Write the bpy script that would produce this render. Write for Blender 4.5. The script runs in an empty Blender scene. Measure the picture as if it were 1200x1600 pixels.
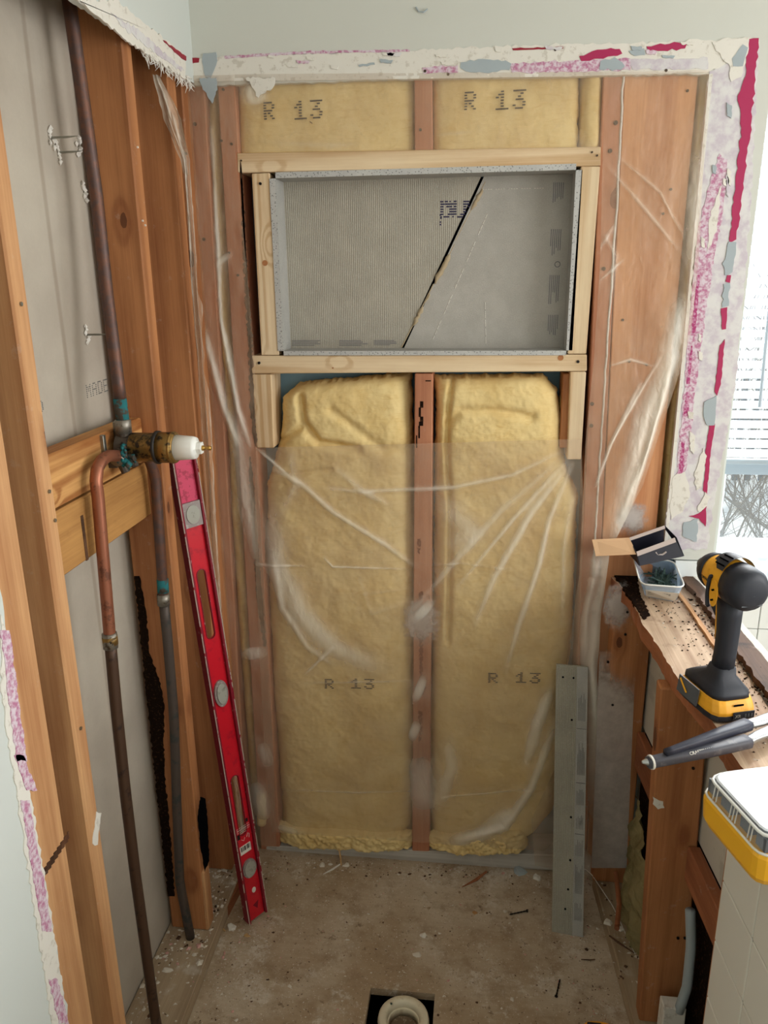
import bpy, bmesh, math, random
import numpy as np
from mathutils import Vector, Matrix

# ------------------------------------------------------------------ camera, world, lights
SC = bpy.context.scene
COL = SC.collection
F, CX, CY = 1220.0, 600.0, 800.0
XD = np.array([0.99260471, 0.02334233, -0.11912605])
YD = np.array([0.12082671, -0.28452742, 0.95102316])
ZD = np.array([-0.01169553, -0.95838368, -0.28524364])
CAM = np.array([0.13438603, -1.83824731, 1.58316513])
cam = bpy.data.cameras.new('camera')
cam.sensor_fit = 'VERTICAL'; cam.sensor_height = 32.0; cam.sensor_width = 24.0
cam.lens = F / 1600 * 32; cam.clip_start = 0.02; cam.clip_end = 200
camo = bpy.data.objects.new('camera', cam); COL.objects.link(camo)
camo.matrix_world = Matrix(((XD[0], -XD[1], -XD[2], CAM[0]), (YD[0], -YD[1], -YD[2], CAM[1]),
                            (ZD[0], -ZD[1], -ZD[2], CAM[2]), (0, 0, 0, 1)))
SC.camera = camo
SC.view_settings.view_transform = 'Standard'; SC.view_settings.look = 'None'
SC.view_settings.gamma = 1.0; SC.view_settings.use_curve_mapping = False
SC.view_settings.exposure = 0.0
SC.cycles.use_denoising = True
SC.cycles.max_bounces = 8; SC.cycles.transparent_max_bounces = 24
SC.cycles.diffuse_bounces = 4; SC.cycles.glossy_bounces = 3; SC.cycles.transmission_bounces = 6
SC.cycles.caustics_reflective = False; SC.cycles.caustics_refractive = False

W = bpy.data.worlds.new('world'); SC.world = W; W.use_nodes = True
bg = W.node_tree.nodes['Background']; bg.inputs[0].default_value = (0.86, 0.93, 1.0, 1); bg.inputs[1].default_value = 1.15

def area(name, loc, target, sx, sy, power, color):
    l = bpy.data.lights.new(name, 'AREA'); l.shape = 'RECTANGLE'; l.size = sx; l.size_y = sy
    l.energy = power; l.color = color
    o = bpy.data.objects.new(name, l); COL.objects.link(o); o.location = loc
    o.rotation_euler = (Vector(target) - Vector(loc)).to_track_quat('-Z', 'Y').to_euler()
    return o
# daylight through the window of the right-hand wall and through the seen window; last, an added fill lamp behind the camera
area('daylight_side_window', (2.12, -1.15, 1.55), (-0.5, -0.4, 1.1), 1.3, 1.3, 31, (1.0, 0.98, 0.95))
area('daylight_back_window', (1.22, 0.42, 1.75), (0.75, -1.0, 0.7), 0.9, 1.0, 38, (0.92, 0.97, 1.0))
area('fill_rear', (1.2, -2.85, 1.75), (0.1, 0.0, 0.9), 1.6, 1.4, 12.5, (1.0, 0.95, 0.88))
sun = bpy.data.lights.new('sun', 'SUN'); sun.energy = 2.5; sun.angle = math.radians(2); sun.color = (1, 0.96, 0.9)
suno = bpy.data.objects.new('sun', sun); COL.objects.link(suno)
suno.rotation_euler = Vector((-0.62, -1.35, -1.15)).to_track_quat('-Z', 'Y').to_euler()

# ------------------------------------------------------------------ pixel <-> world measuring
def ray(px, py):
    v = np.array([px - CX, py - CY, F]); return np.array([v @ XD, v @ YD, v @ ZD])
def atY(px, py, y):
    r = ray(px, py); return CAM + (y - CAM[1]) / r[1] * r
def atX(px, py, x):
    r = ray(px, py); return CAM + (x - CAM[0]) / r[0] * r
def atZ(px, py, z):
    r = ray(px, py); return CAM + (z - CAM[2]) / r[2] * r

# ------------------------------------------------------------------ noise for mesh shaping
def _hash(ix, iy, s):
    n = (ix.astype(np.int64) * 374761393 + iy.astype(np.int64) * 668265263 + s * 1442695041) & 0x7fffffff
    n = ((n ^ (n >> 13)) * 1274126177) & 0x7fffffff
    return (n & 0xffff) / 65535.0
def vnoise(x, y, s=0):
    x = np.asarray(x, float); y = np.asarray(y, float)
    ix = np.floor(x); iy = np.floor(y); fx = x - ix; fy = y - iy
    fx = fx * fx * (3 - 2 * fx); fy = fy * fy * (3 - 2 * fy)
    a = _hash(ix, iy, s); b = _hash(ix + 1, iy, s); c = _hash(ix, iy + 1, s); d = _hash(ix + 1, iy + 1, s)
    return (a + (b - a) * fx) * (1 - fy) + (c + (d - c) * fx) * fy
def fbm(x, y, o=4, s=0):
    t = 0; a = 0.5; f = 1.0
    for k in range(o):
        t = t + a * vnoise(np.asarray(x) * f, np.asarray(y) * f, s + k * 17); a *= 0.5; f *= 2.03
    return t

# ------------------------------------------------------------------ materials
def srgb(r, g, b):
    f = lambda c: (c / 255 / 12.92) if c / 255 <= 0.04045 else ((c / 255 + 0.055) / 1.055) ** 2.4
    return (f(r), f(g), f(b), 1)
class N:
    def __init__(s, name):
        s.m = bpy.data.materials.new(name); s.m.use_nodes = True; s.t = s.m.node_tree
        s.t.nodes.clear(); s.out = s.n('ShaderNodeOutputMaterial')
    def n(s, typ, **kw):
        x = s.t.nodes.new(typ)
        for k, v in kw.items(): setattr(x, k, v)
        return x
    def l(s, a, b): s.t.links.new(a, b)
    def put(s, sock, v):
        if hasattr(v, 'is_output'): s.l(v, sock)
        else: sock.default_value = v
    def math(s, op, a, b=0.0, c=0.0, clamp=False):
        x = s.n('ShaderNodeMath', operation=op, use_clamp=clamp)
        s.put(x.inputs[0], a); s.put(x.inputs[1], b); s.put(x.inputs[2], c); return x.outputs[0]
    def vmath(s, op, a, b=(0, 0, 0)):
        x = s.n('ShaderNodeVectorMath', operation=op); s.put(x.inputs[0], a); s.put(x.inputs[1], b); return x.outputs[0]
    def mix(s, f, a, b, blend='MIX'):
        x = s.n('ShaderNodeMix', data_type='RGBA', blend_type=blend)
        s.put(x.inputs[0], f); s.put(x.inputs[6], a); s.put(x.inputs[7], b); return x.outputs[2]
    def step(s, v, lo, hi):
        x = s.n('ShaderNodeMapRange', interpolation_type='SMOOTHSTEP')
        s.put(x.inputs[0], v); s.put(x.inputs[1], lo); s.put(x.inputs[2], hi); return x.outputs[0]
    def noise(s, vec, scale, detail=3, rough=0.5, dist=0.0):
        x = s.n('ShaderNodeTexNoise'); s.put(x.inputs['Vector'], vec)
        x.inputs['Scale'].default_value = scale; x.inputs['Detail'].default_value = detail
        x.inputs['Roughness'].default_value = rough; x.inputs['Distortion'].default_value = dist
        return x.outputs[0]
    def vor(s, vec, scale, feat='F1'):
        x = s.n('ShaderNodeTexVoronoi', feature=feat); s.put(x.inputs['Vector'], vec); x.inputs['Scale'].default_value = scale
        return x.outputs[0]
    def obj(s, rnd=True):
        tc = s.n('ShaderNodeTexCoord').outputs['Object']
        if not rnd: return tc
        loc = s.n('ShaderNodeObjectInfo').outputs['Location']
        return s.vmath('ADD', tc, s.vmath('MULTIPLY', loc, (7.3, 5.1, 3.7)))
    def pos(s): return s.n('ShaderNodeNewGeometry').outputs['Position']
    def bump(s, h, strength=0.3, dist=0.002):
        x = s.n('ShaderNodeBump'); s.put(x.inputs['Height'], h); x.inputs['Strength'].default_value = strength
        x.inputs['Distance'].default_value = dist; return x.outputs[0]
    def pbr(s, col, rough=0.6, normal=None, metal=0.0, spec=0.3, **kw):
        p = s.n('ShaderNodeBsdfPrincipled')
        s.put(p.inputs['Base Color'], col); s.put(p.inputs['Roughness'], rough)
        s.put(p.inputs['Metallic'], metal); p.inputs['Specular IOR Level'].default_value = spec
        if normal is not None: s.l(normal, p.inputs['Normal'])
        for k, v in kw.items(): s.put(p.inputs[k], v)
        s.l(p.outputs[0], s.out.inputs[0]); return p
MAT = {}
def wood(name, light, dark, ring=28, knots=0.5, axis=2, bumpy=0.25, stain=None, rough=0.65, white=0.0, straight=False, ringw=0.34):
    n = N(name); v = n.obj()
    sc = [11.0] * 3; sc[axis] = 0.16 if straight else 0.42
    v1 = n.vmath('MULTIPLY', v, tuple(sc))
    kv = [9.5] * 3; kv[axis] = 4.6
    vo = n.n('ShaderNodeTexVoronoi', feature='F1'); n.put(vo.inputs['Vector'], n.vmath('MULTIPLY', v, tuple(kv))); vo.inputs['Scale'].default_value = 1.0
    kd = n.math('ADD', vo.outputs['Distance'], n.math('MULTIPLY', n.math('SUBTRACT', n.noise(v, 60, 3, 0.6), 0.5), 0.05))
    sep = n.n('ShaderNodeSeparateColor'); n.l(vo.outputs['Color'], sep.inputs[0])
    keep = n.step(sep.outputs[0], 0.50, 0.52)
    size = n.math('ADD', n.math('MULTIPLY', sep.outputs[1], 0.10), 0.05)
    kpull = n.math('MULTIPLY', n.math('MULTIPLY', n.step(kd, 0.26, 0.02), 0.10), keep)
    base = n.math('ADD', n.noise(v1, 0.55, 2, 0.4, 0.15), kpull)
    rings = n.math('SINE', n.math('MULTIPLY', base, float(ring) * 3.4))
    rings = n.step(rings, -0.5, 1.0)
    sf = [260.0] * 3; sf[axis] = 4.0
    fine = n.noise(n.vmath('MULTIPLY', v, tuple(sf)), 1.0, 4, 0.65)
    sm = [85.0] * 3; sm[axis] = 2.2
    fine = n.math('ADD', n.math('MULTIPLY', fine, 0.55), n.math('MULTIPLY', n.noise(n.vmath('MULTIPLY', v, tuple(sm)), 1.0, 3, 0.6, 0.4), 0.5))
    sb = [9.0] * 3; sb[axis] = 2.2
    blot = n.noise(n.vmath('MULTIPLY', v, tuple(sb)), 1.0, 5, 0.65)
    f = n.math('ADD', n.math('MULTIPLY', rings, ringw), n.math('MULTIPLY', n.math('SUBTRACT', fine, 0.46), 1.3))
    f = n.math('ADD', f, n.math('MULTIPLY', n.math('SUBTRACT', blot, 0.40), 1.5), clamp=True)
    c = n.mix(f, light, dark)
    if knots > 0:
        halo = n.math('MULTIPLY', n.math('MULTIPLY', n.step(kd, 0.30, 0.06), keep), knots * 0.55)
        c = n.mix(halo, c, srgb(126, 70, 42))
        k = n.math('LESS_THAN', kd, size)
        c = n.mix(n.math('MULTIPLY', n.math('MULTIPLY', k, keep), knots * 0.8), c, srgb(74, 40, 26))
    if stain:
        st = n.step(n.noise(n.vmath('MULTIPLY', v, (8, 8, 8)), 1.0, 5, 0.65), 0.56, 0.72)
        c = n.mix(n.math('MULTIPLY', st, stain[1]), c, stain[0])
    if white > 0:
        st = n.step(n.noise(n.vmath('MULTIPLY', v, (30, 30, 30)), 1.0, 6, 0.75), 0.60, 0.68)
        c = n.mix(n.math('MULTIPLY', st, white), c, srgb(205, 195, 182))
    n.pbr(c, rough, n.bump(n.math('ADD', fine, n.math('MULTIPLY', rings, 0.3)), bumpy, 0.001), spec=0.25)
    MAT[name] = n.m; return n.m
for ax, s in ((0, 'x'), (1, 'y'), (2, 'z')):
    wood('new_wood_' + s, srgb(238, 216, 180), srgb(200, 164, 120), 34, 0.0, ax, straight=True, ringw=0.5)
    wood('old_wood_' + s, srgb(190, 130, 84), srgb(134, 82, 50), 16, 0.9, ax, white=0.15)
    wood('aged_wood_' + s, srgb(214, 166, 118), srgb(166, 112, 72), 18, 0.9, ax, white=0.15)
wood('amber_wood_y', srgb(218, 166, 104), srgb(150, 90, 44), 30, 0.3, 1, ringw=0.6)
wood('amber_ply_y', srgb(196, 146, 86), srgb(140, 92, 50), 8, 0.2, 1, stain=(srgb(110, 72, 42), 0.5))
wood('pink_wood_z', srgb(200, 140, 106), srgb(156, 96, 70), 12, 0.9, 2, white=0.1)
wood('pink_plank_z', srgb(222, 164, 118), srgb(182, 118, 78), 22, 0.7, 2)
wood('grey_wood_y', srgb(186, 166, 138), srgb(136, 114, 90), 14, 0.2, 1, stain=(srgb(205, 198, 186), 0.7), white=0.5)
wood('grey_wood_x', srgb(206, 202, 194), srgb(164, 156, 146), 14, 0.2, 0, stain=(srgb(205, 200, 192), 0.7), white=0.5)
wood('ledge_wood_y', srgb(212, 186, 158), srgb(142, 106, 80), 14, 0.6, 1, stain=(srgb(104, 72, 50), 0.8), white=0.5)
wood('rotten_wood_y', srgb(104, 74, 54), srgb(40, 27, 20), 12, 0.4, 1, 0.9, stain=(srgb(40, 26, 18), 0.9), white=0.25)
wood('red_wood_y', srgb(176, 112, 76), srgb(122, 72, 48), 12, 0.6, 1, white=0.2)
wood('sliver_wood', srgb(206, 168, 116), srgb(150, 100, 60), 12, 0.0, 0)

def plain(name, col, rough=0.5, metal=0.0, spec=0.4, noise=0.0, nscale=60, bump=0.0, col2=None, lo=0.55, hi=0.65, dist=0.001, **kw):
    n = N(name); v = n.obj(); c = col; nm = None
    if col2 is not None:
        c = n.mix(n.step(n.noise(v, nscale, 5, 0.65), lo, hi), col, col2)
    if noise:
        c = n.mix(n.math('MULTIPLY', n.noise(v, nscale * 1.7, 4, 0.6), noise), c, (0, 0, 0, 1))
    if bump: nm = n.bump(n.noise(v, nscale, 4, 0.6), bump, dist)
    n.pbr(c, rough, nm, metal, spec, **kw); MAT[name] = n.m; return n.m
plain('white_paint', srgb(206, 207, 198), 0.6, spec=0.2, nscale=25, bump=0.15)
plain('pale_paint', srgb(208, 213, 208), 0.6, spec=0.2, nscale=25, bump=0.15)
plain('ceiling_paint', srgb(225, 224, 218), 0.8, spec=0.1)
plain('magenta', srgb(170, 34, 84), 0.55, nscale=80, bump=0.3)
plain('dark_red', srgb(148, 28, 48), 0.55)
plain('mauve', srgb(200, 190, 198), 0.8, spec=0.1, nscale=30, col2=srgb(218, 216, 214), lo=0.36, hi=0.60, bump=0.5)
plain('pink_scuff', srgb(186, 122, 152), 0.8, spec=0.1, nscale=110, col2=srgb(218, 204, 212), lo=0.36, hi=0.62, bump=0.5)
plain('pink_deep', srgb(172, 70, 118), 0.8, spec=0.1, nscale=160, col2=srgb(206, 160, 184), lo=0.45, hi=0.6, bump=0.4)
plain('putty', srgb(168, 178, 182), 0.8, spec=0.1, nscale=70, bump=0.3)
plain('plaster', srgb(226, 222, 212), 0.85, spec=0.1, nscale=60, bump=0.5, col2=srgb(206, 200, 188))
plain('fibre_white', srgb(232, 228, 220), 0.9, spec=0.05)
plain('black', (0.006, 0.006, 0.006, 1), 0.7)
plain('hole_black', (0.004, 0.004, 0.005, 1), 1.0, spec=0.0)
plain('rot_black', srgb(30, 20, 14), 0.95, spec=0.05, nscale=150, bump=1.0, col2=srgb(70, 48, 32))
plain('rust_brown', srgb(118, 58, 34), 0.8, nscale=120, col2=srgb(168, 112, 84))
plain('ink', srgb(78, 76, 70), 0.9, spec=0.05)
plain('ink_blue', srgb(60, 58, 84), 0.9, spec=0.05)
plain('ink_faint', srgb(112, 112, 118), 0.9, spec=0.05)
plain('ink_grey', srgb(124, 122, 118), 0.9, spec=0.05)
plain('nail_metal', srgb(84, 72, 62), 0.5, 0.8, nscale=90, col2=srgb(60, 38, 26))
plain('zinc', srgb(150, 150, 140), 0.35, 0.9)
plain('foam_blue', srgb(134, 166, 182), 0.7, spec=0.2, nscale=30, bump=0.1)
plain('copper_old', srgb(112, 78, 64), 0.45, 0.55, nscale=45, col2=srgb(92, 74, 70), bump=0.2, lo=0.4, hi=0.6)
plain('copper_bright', srgb(158, 100, 76), 0.38, 0.6, nscale=40, col2=srgb(120, 78, 62), bump=0.1)
plain('copper_dark', srgb(84, 62, 48), 0.5, 0.45, nscale=30, col2=srgb(60, 46, 40))
plain('pipe_grey', srgb(84, 74, 68), 0.55, 0.4, nscale=30, col2=srgb(64, 66, 64))
plain('verdigris', srgb(46, 112, 116), 0.8, spec=0.1, nscale=70, col2=srgb(78, 70, 62), lo=0.48, hi=0.58, bump=0.8)
plain('solder', srgb(140, 134, 124), 0.4, 0.7, nscale=90, col2=srgb(90, 80, 66))
plain('brass_dirty', srgb(150, 118, 66), 0.4, 0.75, nscale=55, col2=srgb(52, 44, 36), lo=0.47, hi=0.6, bump=0.3)
plain('brass', srgb(190, 150, 80), 0.3, 0.9)
plain('valve_dark', srgb(86, 78, 70), 0.5, 0.6, nscale=70, col2=srgb(50, 46, 42))
plain('rubber', srgb(34, 30, 28), 0.5)
plain('white_plastic', srgb(240, 240, 234), 0.35, spec=0.5)
plain('level_red', srgb(206, 24, 42), 0.34, 0.0, 0.5, nscale=38, col2=srgb(176, 20, 40), lo=0.5, hi=0.7)
plain('level_edge', srgb(128, 22, 40), 0.5, 0.0, 0.4, nscale=90, col2=srgb(176, 130, 130), lo=0.62, hi=0.68)
plain('level_side', srgb(196, 184, 174), 0.4, 0.2, nscale=30, col2=srgb(150, 30, 50), lo=0.56, hi=0.6)
plain('level_pink', srgb(206, 64, 98), 0.5, nscale=70, col2=srgb(170, 44, 72), lo=0.5, hi=0.6)
plain('vial_frame', srgb(150, 138, 134), 0.5, 0.2, nscale=120, col2=srgb(184, 176, 170), bump=0.3)
plain('vial', srgb(168, 168, 158), 0.12, 0.0, 0.8, nscale=60, col2=srgb(140, 140, 128))
plain('sticker_white', srgb(230, 226, 216), 0.5)
plain('text_white', srgb(236, 214, 208), 0.5)
plain('tile_white', srgb(226, 223, 212), 0.16, spec=0.6, nscale=3, bump=0.03)
plain('tile_bright', srgb(226, 229, 226), 0.16, spec=0.6)
plain('grout', srgb(196, 194, 184), 0.9, spec=0.1)
plain('backer_pale', srgb(206, 200, 186), 0.85, spec=0.1, nscale=12, col2=srgb(190, 184, 170), bump=0.2)
plain('cardboard', srgb(206, 168, 130), 0.8, spec=0.15, nscale=30, bump=0.1)
plain('box_black', srgb(30, 30, 42), 0.45)
plain('box_edge', srgb(188, 172, 164), 0.8)
plain('screw_green', srgb(72, 92, 84), 0.45, 0.4)
plain('screw_black', srgb(28, 26, 26), 0.4, 0.5)
plain('tool_yellow', srgb(246, 176, 46), 0.4, spec=0.4, nscale=50, col2=srgb(232, 160, 40))
plain('tool_black', srgb(38, 41, 50), 0.5, spec=0.4, nscale=100, bump=0.15)
plain('tool_grey', srgb(88, 94, 100), 0.45)
plain('case_yellow', srgb(244, 180, 40), 0.35)
plain('grip_grey', srgb(70, 70, 78), 0.5, nscale=60, col2=srgb(94, 92, 96))
plain('grip_navy', srgb(46, 48, 62), 0.5)
plain('steel', srgb(190, 192, 192), 0.3, 0.85)
plain('ceramic', srgb(238, 242, 242), 0.2, spec=0.6)
plain('blind_white', srgb(238, 241, 244), 0.5, spec=0.3, **{'Subsurface Weight': 0.0})
plain('frame_white', srgb(226, 233, 236), 0.4)
plain('frame_grey', srgb(160, 172, 180), 0.4)
plain('wand_grey', srgb(170, 180, 190), 0.3)
plain('pvc_cream', srgb(222, 212, 186), 0.4, nscale=40, col2=srgb(200, 186, 156), lo=0.5, hi=0.7)
plain('drain_dirt', srgb(120, 100, 78), 0.9, nscale=120, col2=srgb(160, 146, 124), bump=0.6)
plain('chip_white', srgb(214, 206, 192), 0.9, spec=0.05)
plain('chip_pink', srgb(206, 160, 150), 0.9, spec=0.05)
plain('branch', srgb(112, 96, 76), 0.9, spec=0.05)
plain('snow', srgb(214, 216, 212), 0.9, spec=0.05, nscale=2, col2=srgb(170, 160, 140))
plain('fence_dark', srgb(80, 84, 86), 0.8)
plain('caulk', srgb(176, 158, 128), 0.7, nscale=60, bump=0.4)
plain('cable_black', srgb(26, 24, 24), 0.5)

def mk_floor():
    n = N('floor_subfloor'); v = n.pos()
    big = n.noise(v, 3.2, 5, 0.62); mid = n.noise(v, 16, 6, 0.7)
    st = n.vmath('MULTIPLY', v, (5, 90, 1)); gr = n.noise(st, 1.0, 3, 0.6)
    c = n.mix(n.step(big, 0.35, 0.68), srgb(178, 156, 128), srgb(212, 198, 176))
    c = n.mix(n.math('MULTIPLY', n.step(mid, 0.45, 0.7), 0.55), c, srgb(146, 122, 96))
    c = n.mix(n.math('MULTIPLY', gr, 0.3), c, srgb(112, 90, 68))
    crust = n.math('MULTIPLY', n.step(n.noise(v, 7, 8, 0.75), 0.52, 0.62), n.step(n.noise(v, 60, 5, 0.75), 0.40, 0.58))
    c = n.mix(n.math('MULTIPLY', crust, 0.75), c, srgb(214, 206, 192))
    c = n.mix(n.math('MULTIPLY', n.step(n.noise(v, 23, 6, 0.75), 0.60, 0.66), 0.6), c, srgb(96, 74, 54))
    c = n.mix(n.math('MULTIPLY', n.step(n.noise(v, 190, 3, 0.6), 0.62, 0.68), 0.8), c, srgb(222, 214, 200))
    c = n.mix(n.math('MULTIPLY', n.step(n.noise(v, 150, 3, 0.6), 0.64, 0.7), 0.7), c, srgb(60, 46, 36))
    n.pbr(c, 0.9, n.bump(mid, 0.5, 0.003), spec=0.1); MAT['floor_subfloor'] = n.m
mk_floor()
def mk_cement(name, base, alt, ribs=0.0, edge=False):
    n = N(name); v = n.pos()
    sp = n.vor(v, 330 if not edge else 210); fine = n.noise(v, 420, 3, 0.6); mid = n.noise(v, 14, 4, 0.6)
    c = n.mix(n.step(mid, 0.3, 0.75), base, alt)
    h = fine
    if ribs:
        w = n.n('ShaderNodeTexWave', wave_type='BANDS', bands_direction='X'); n.put(w.inputs['Vector'], v)
        w.inputs['Scale'].default_value = 70; w.inputs['Distortion'].default_value = 1.0; w.inputs['Detail'].default_value = 1
        c = n.mix(n.math('MULTIPLY', w.outputs[0], ribs), c, srgb(188, 184, 174)); h = n.math('ADD', fine, w.outputs[0])
    c = n.mix(n.math('MULTIPLY', n.step(sp, 0.2 if not edge else 0.38, 0.10), 0.85 if edge else 0.4), c, srgb(84, 82, 80) if not edge else srgb(72, 72, 72))
    c = n.mix(n.math('MULTIPLY', n.step(fine, 0.5, 0.8), 0.5), c, srgb(206, 204, 196))
    n.pbr(c, 0.9, n.bump(h, 0.5, 0.001), spec=0.1); MAT[name] = n.m
mk_cement('cement_rough', srgb(162, 156, 142), srgb(176, 169, 154), 0.35)
mk_cement('cement_smooth', srgb(170, 166, 158), srgb(182, 178, 170))
mk_cement('cement_side', srgb(166, 165, 160), srgb(178, 176, 170))
mk_cement('cement_edge', srgb(196, 196, 192), srgb(184, 184, 182), edge=True)
mk_cement('cement_strip', srgb(168, 164, 148), srgb(156, 152, 138), 0.1)
def mk_wool(name, c1, c2, c3):
    n = N(name); v = n.pos()
    a = n.noise(v, 9, 5, 0.62, 0.4); b = n.noise(n.vmath('MULTIPLY', v, (14, 40, 170)), 1.0, 4, 0.7, 0.6); d = n.noise(n.vmath('MULTIPLY', v, (26, 26, 70)), 1.0, 5, 0.7, 1.0)
    c = n.mix(n.step(a, 0.35, 0.7), c1, c2)
    c = n.mix(n.math('MULTIPLY', n.step(d, 0.5, 0.78), 0.55), c, c3)
    c = n.mix(n.math('MULTIPLY', b, 0.22), c, srgb(190, 160, 96))
    h = n.math('ADD', n.math('MULTIPLY', d, 1.0), n.math('MULTIPLY', b, 0.5))
    n.pbr(c, 1.0, n.bump(h, 0.35, 0.003), spec=0.0); MAT[name] = n.m
mk_wool('wool', srgb(242, 218, 160), srgb(230, 200, 138), srgb(218, 178, 108))
mk_wool('wool_deep', srgb(226, 196, 128), srgb(212, 180, 112), srgb(196, 160, 96))
mk_wool('wool_old', srgb(150, 140, 104), srgb(110, 104, 76), srgb(176, 166, 120))
def mk_plastic():
    n = N('poly_film'); v = n.pos()
    at = n.n('ShaderNodeAttribute', attribute_name='fold').outputs['Fac']
    w = n.noise(n.vmath('MULTIPLY', v, (55, 55, 30)), 1.0, 5, 0.65, 1.2)
    big = n.noise(v, 5, 3, 0.6)
    a = n.math('ADD', n.math('MULTIPLY', n.step(big, 0.35, 0.7), 0.12), 0.19)
    a = n.math('ADD', a, at)
    a = n.math('ADD', a, n.math('MULTIPLY', n.step(w, 0.55, 0.8), 0.12), clamp=True)
    a = n.math('MINIMUM', a, 0.9)
    p = n.n('ShaderNodeBsdfPrincipled'); n.put(p.inputs['Base Color'], n.mix(n.step(at, 0.0, 0.3), srgb(206, 180, 152), srgb(240, 232, 216)))
    p.inputs['Roughness'].default_value = 0.25; p.inputs['Specular IOR Level'].default_value = 0.6
    n.l(n.bump(w, 0.6, 0.004), p.inputs['Normal'])
    t = n.n('ShaderNodeBsdfTransparent'); m = n.n('ShaderNodeMixShader')
    n.put(m.inputs[0], a); n.l(t.outputs[0], m.inputs[1]); n.l(p.outputs[0], m.inputs[2]); n.l(m.outputs[0], n.out.inputs[0])
    MAT['poly_film'] = n.m
mk_plastic()
def mk_clear(name, tint, alpha, rough=0.1):
    n = N(name)
    p = n.n('ShaderNodeBsdfPrincipled'); p.inputs['Base Color'].default_value = tint
    p.inputs['Roughness'].default_value = rough; p.inputs['Specular IOR Level'].default_value = 0.7
    t = n.n('ShaderNodeBsdfTransparent'); m = n.n('ShaderNodeMixShader'); m.inputs[0].default_value = alpha
    n.l(t.outputs[0], m.inputs[1]); n.l(p.outputs[0], m.inputs[2]); n.l(m.outputs[0], n.out.inputs[0]); MAT[name] = n.m
mk_clear('tub_blue', srgb(214, 234, 252), 0.58)
mk_clear('case_side', srgb(216, 226, 236), 0.22, 0.1)
mk_clear('case_lid_glare', srgb(240, 246, 252), 0.88, 0.08)  # clear lid top, the window's reflection painted in as near-opaque white
mk_clear('glass', srgb(225, 235, 240), 0.10, 0.02)
def mk_paper():      # the far board's paper back, shade of its soft vertical ridges painted in as darker bands
    n = N('board_paper'); v = n.pos()
    a = n.noise(v, 5, 4, 0.6); b = n.noise(v, 160, 3, 0.6)
    c = n.mix(n.step(a, 0.3, 0.7), srgb(196, 187, 172), srgb(182, 172, 158))
    c = n.mix(n.math('MULTIPLY', b, 0.12), c, srgb(120, 110, 100))
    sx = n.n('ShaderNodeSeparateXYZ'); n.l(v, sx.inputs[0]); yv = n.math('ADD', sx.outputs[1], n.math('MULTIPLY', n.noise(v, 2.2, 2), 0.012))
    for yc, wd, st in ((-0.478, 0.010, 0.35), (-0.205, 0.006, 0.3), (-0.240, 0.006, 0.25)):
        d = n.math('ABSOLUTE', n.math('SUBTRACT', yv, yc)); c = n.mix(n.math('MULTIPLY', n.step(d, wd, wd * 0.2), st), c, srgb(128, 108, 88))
    n.pbr(c, 0.9, n.bump(b, 0.1, 0.0005), spec=0.1); MAT['board_paper'] = n.m
mk_paper()
def mk_spray(name, axis):  # white overspray blotches on wood
    pass

# ------------------------------------------------------------------ object helpers
STUFF = {'print', 'caulk_smear', 'scratch', 'split', 'corrosion_crust', 'plaster_crumb', 'bracket', 'pencil_mark', 'print_mark', 'gap_wire', 'worn_edge', 'slot_rim'}
def tag(o, label=None, cat=None, group=None, kind=None):
    if label: o['label'] = label
    if cat: o['category'] = cat
    if group: o['group'] = group
    if kind: o['kind'] = kind
    return o
def empty(name, loc, label=None, cat=None, group=None):
    o = bpy.data.objects.new(name, None); COL.objects.link(o); o.location = loc; o.empty_display_size = 0.02
    return tag(o, label, cat, group)
def wloc(o):
    v = Vector(o.location)
    while o.parent: o = o.parent; v = v + Vector(o.location)
    return v
def link(name, verts, faces, mat, parent=None, smooth=False, bevel=0.0, seg=1, mats=None, fmat=None, fold=None, origin=None):
    verts = np.array(verts, float)
    c = np.array(origin, float) if origin is not None else (verts.min(0) + verts.max(0)) / 2
    me = bpy.data.meshes.new(name)
    me.from_pydata((verts - c).tolist(), [], [list(map(int, f)) for f in faces])
    for m in (mats or [mat]): me.materials.append(MAT[m])
    if fmat is not None: me.polygons.foreach_set('material_index', fmat)
    if bevel > 0:
        bm = bmesh.new(); bm.from_mesh(me)
        bmesh.ops.bevel(bm, geom=list(bm.edges), offset=bevel, segments=seg, profile=0.5, affect='EDGES', clamp_overlap=True)
        bmesh.ops.recalc_face_normals(bm, faces=bm.faces); bm.to_mesh(me); bm.free()
    if fold is not None:
        a = me.attributes.new('fold', 'FLOAT', 'POINT'); a.data.foreach_set('value', np.asarray(fold, np.float32))
    if smooth: me.polygons.foreach_set('use_smooth', [True] * len(me.polygons))
    me.update()
    o = bpy.data.objects.new(name, me); COL.objects.link(o)
    if name in STUFF: o['kind'] = 'stuff'
    o.location = c
    if parent is not None:
        o.parent = parent; o.location = Vector(c) - wloc(parent)
    return o
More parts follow.
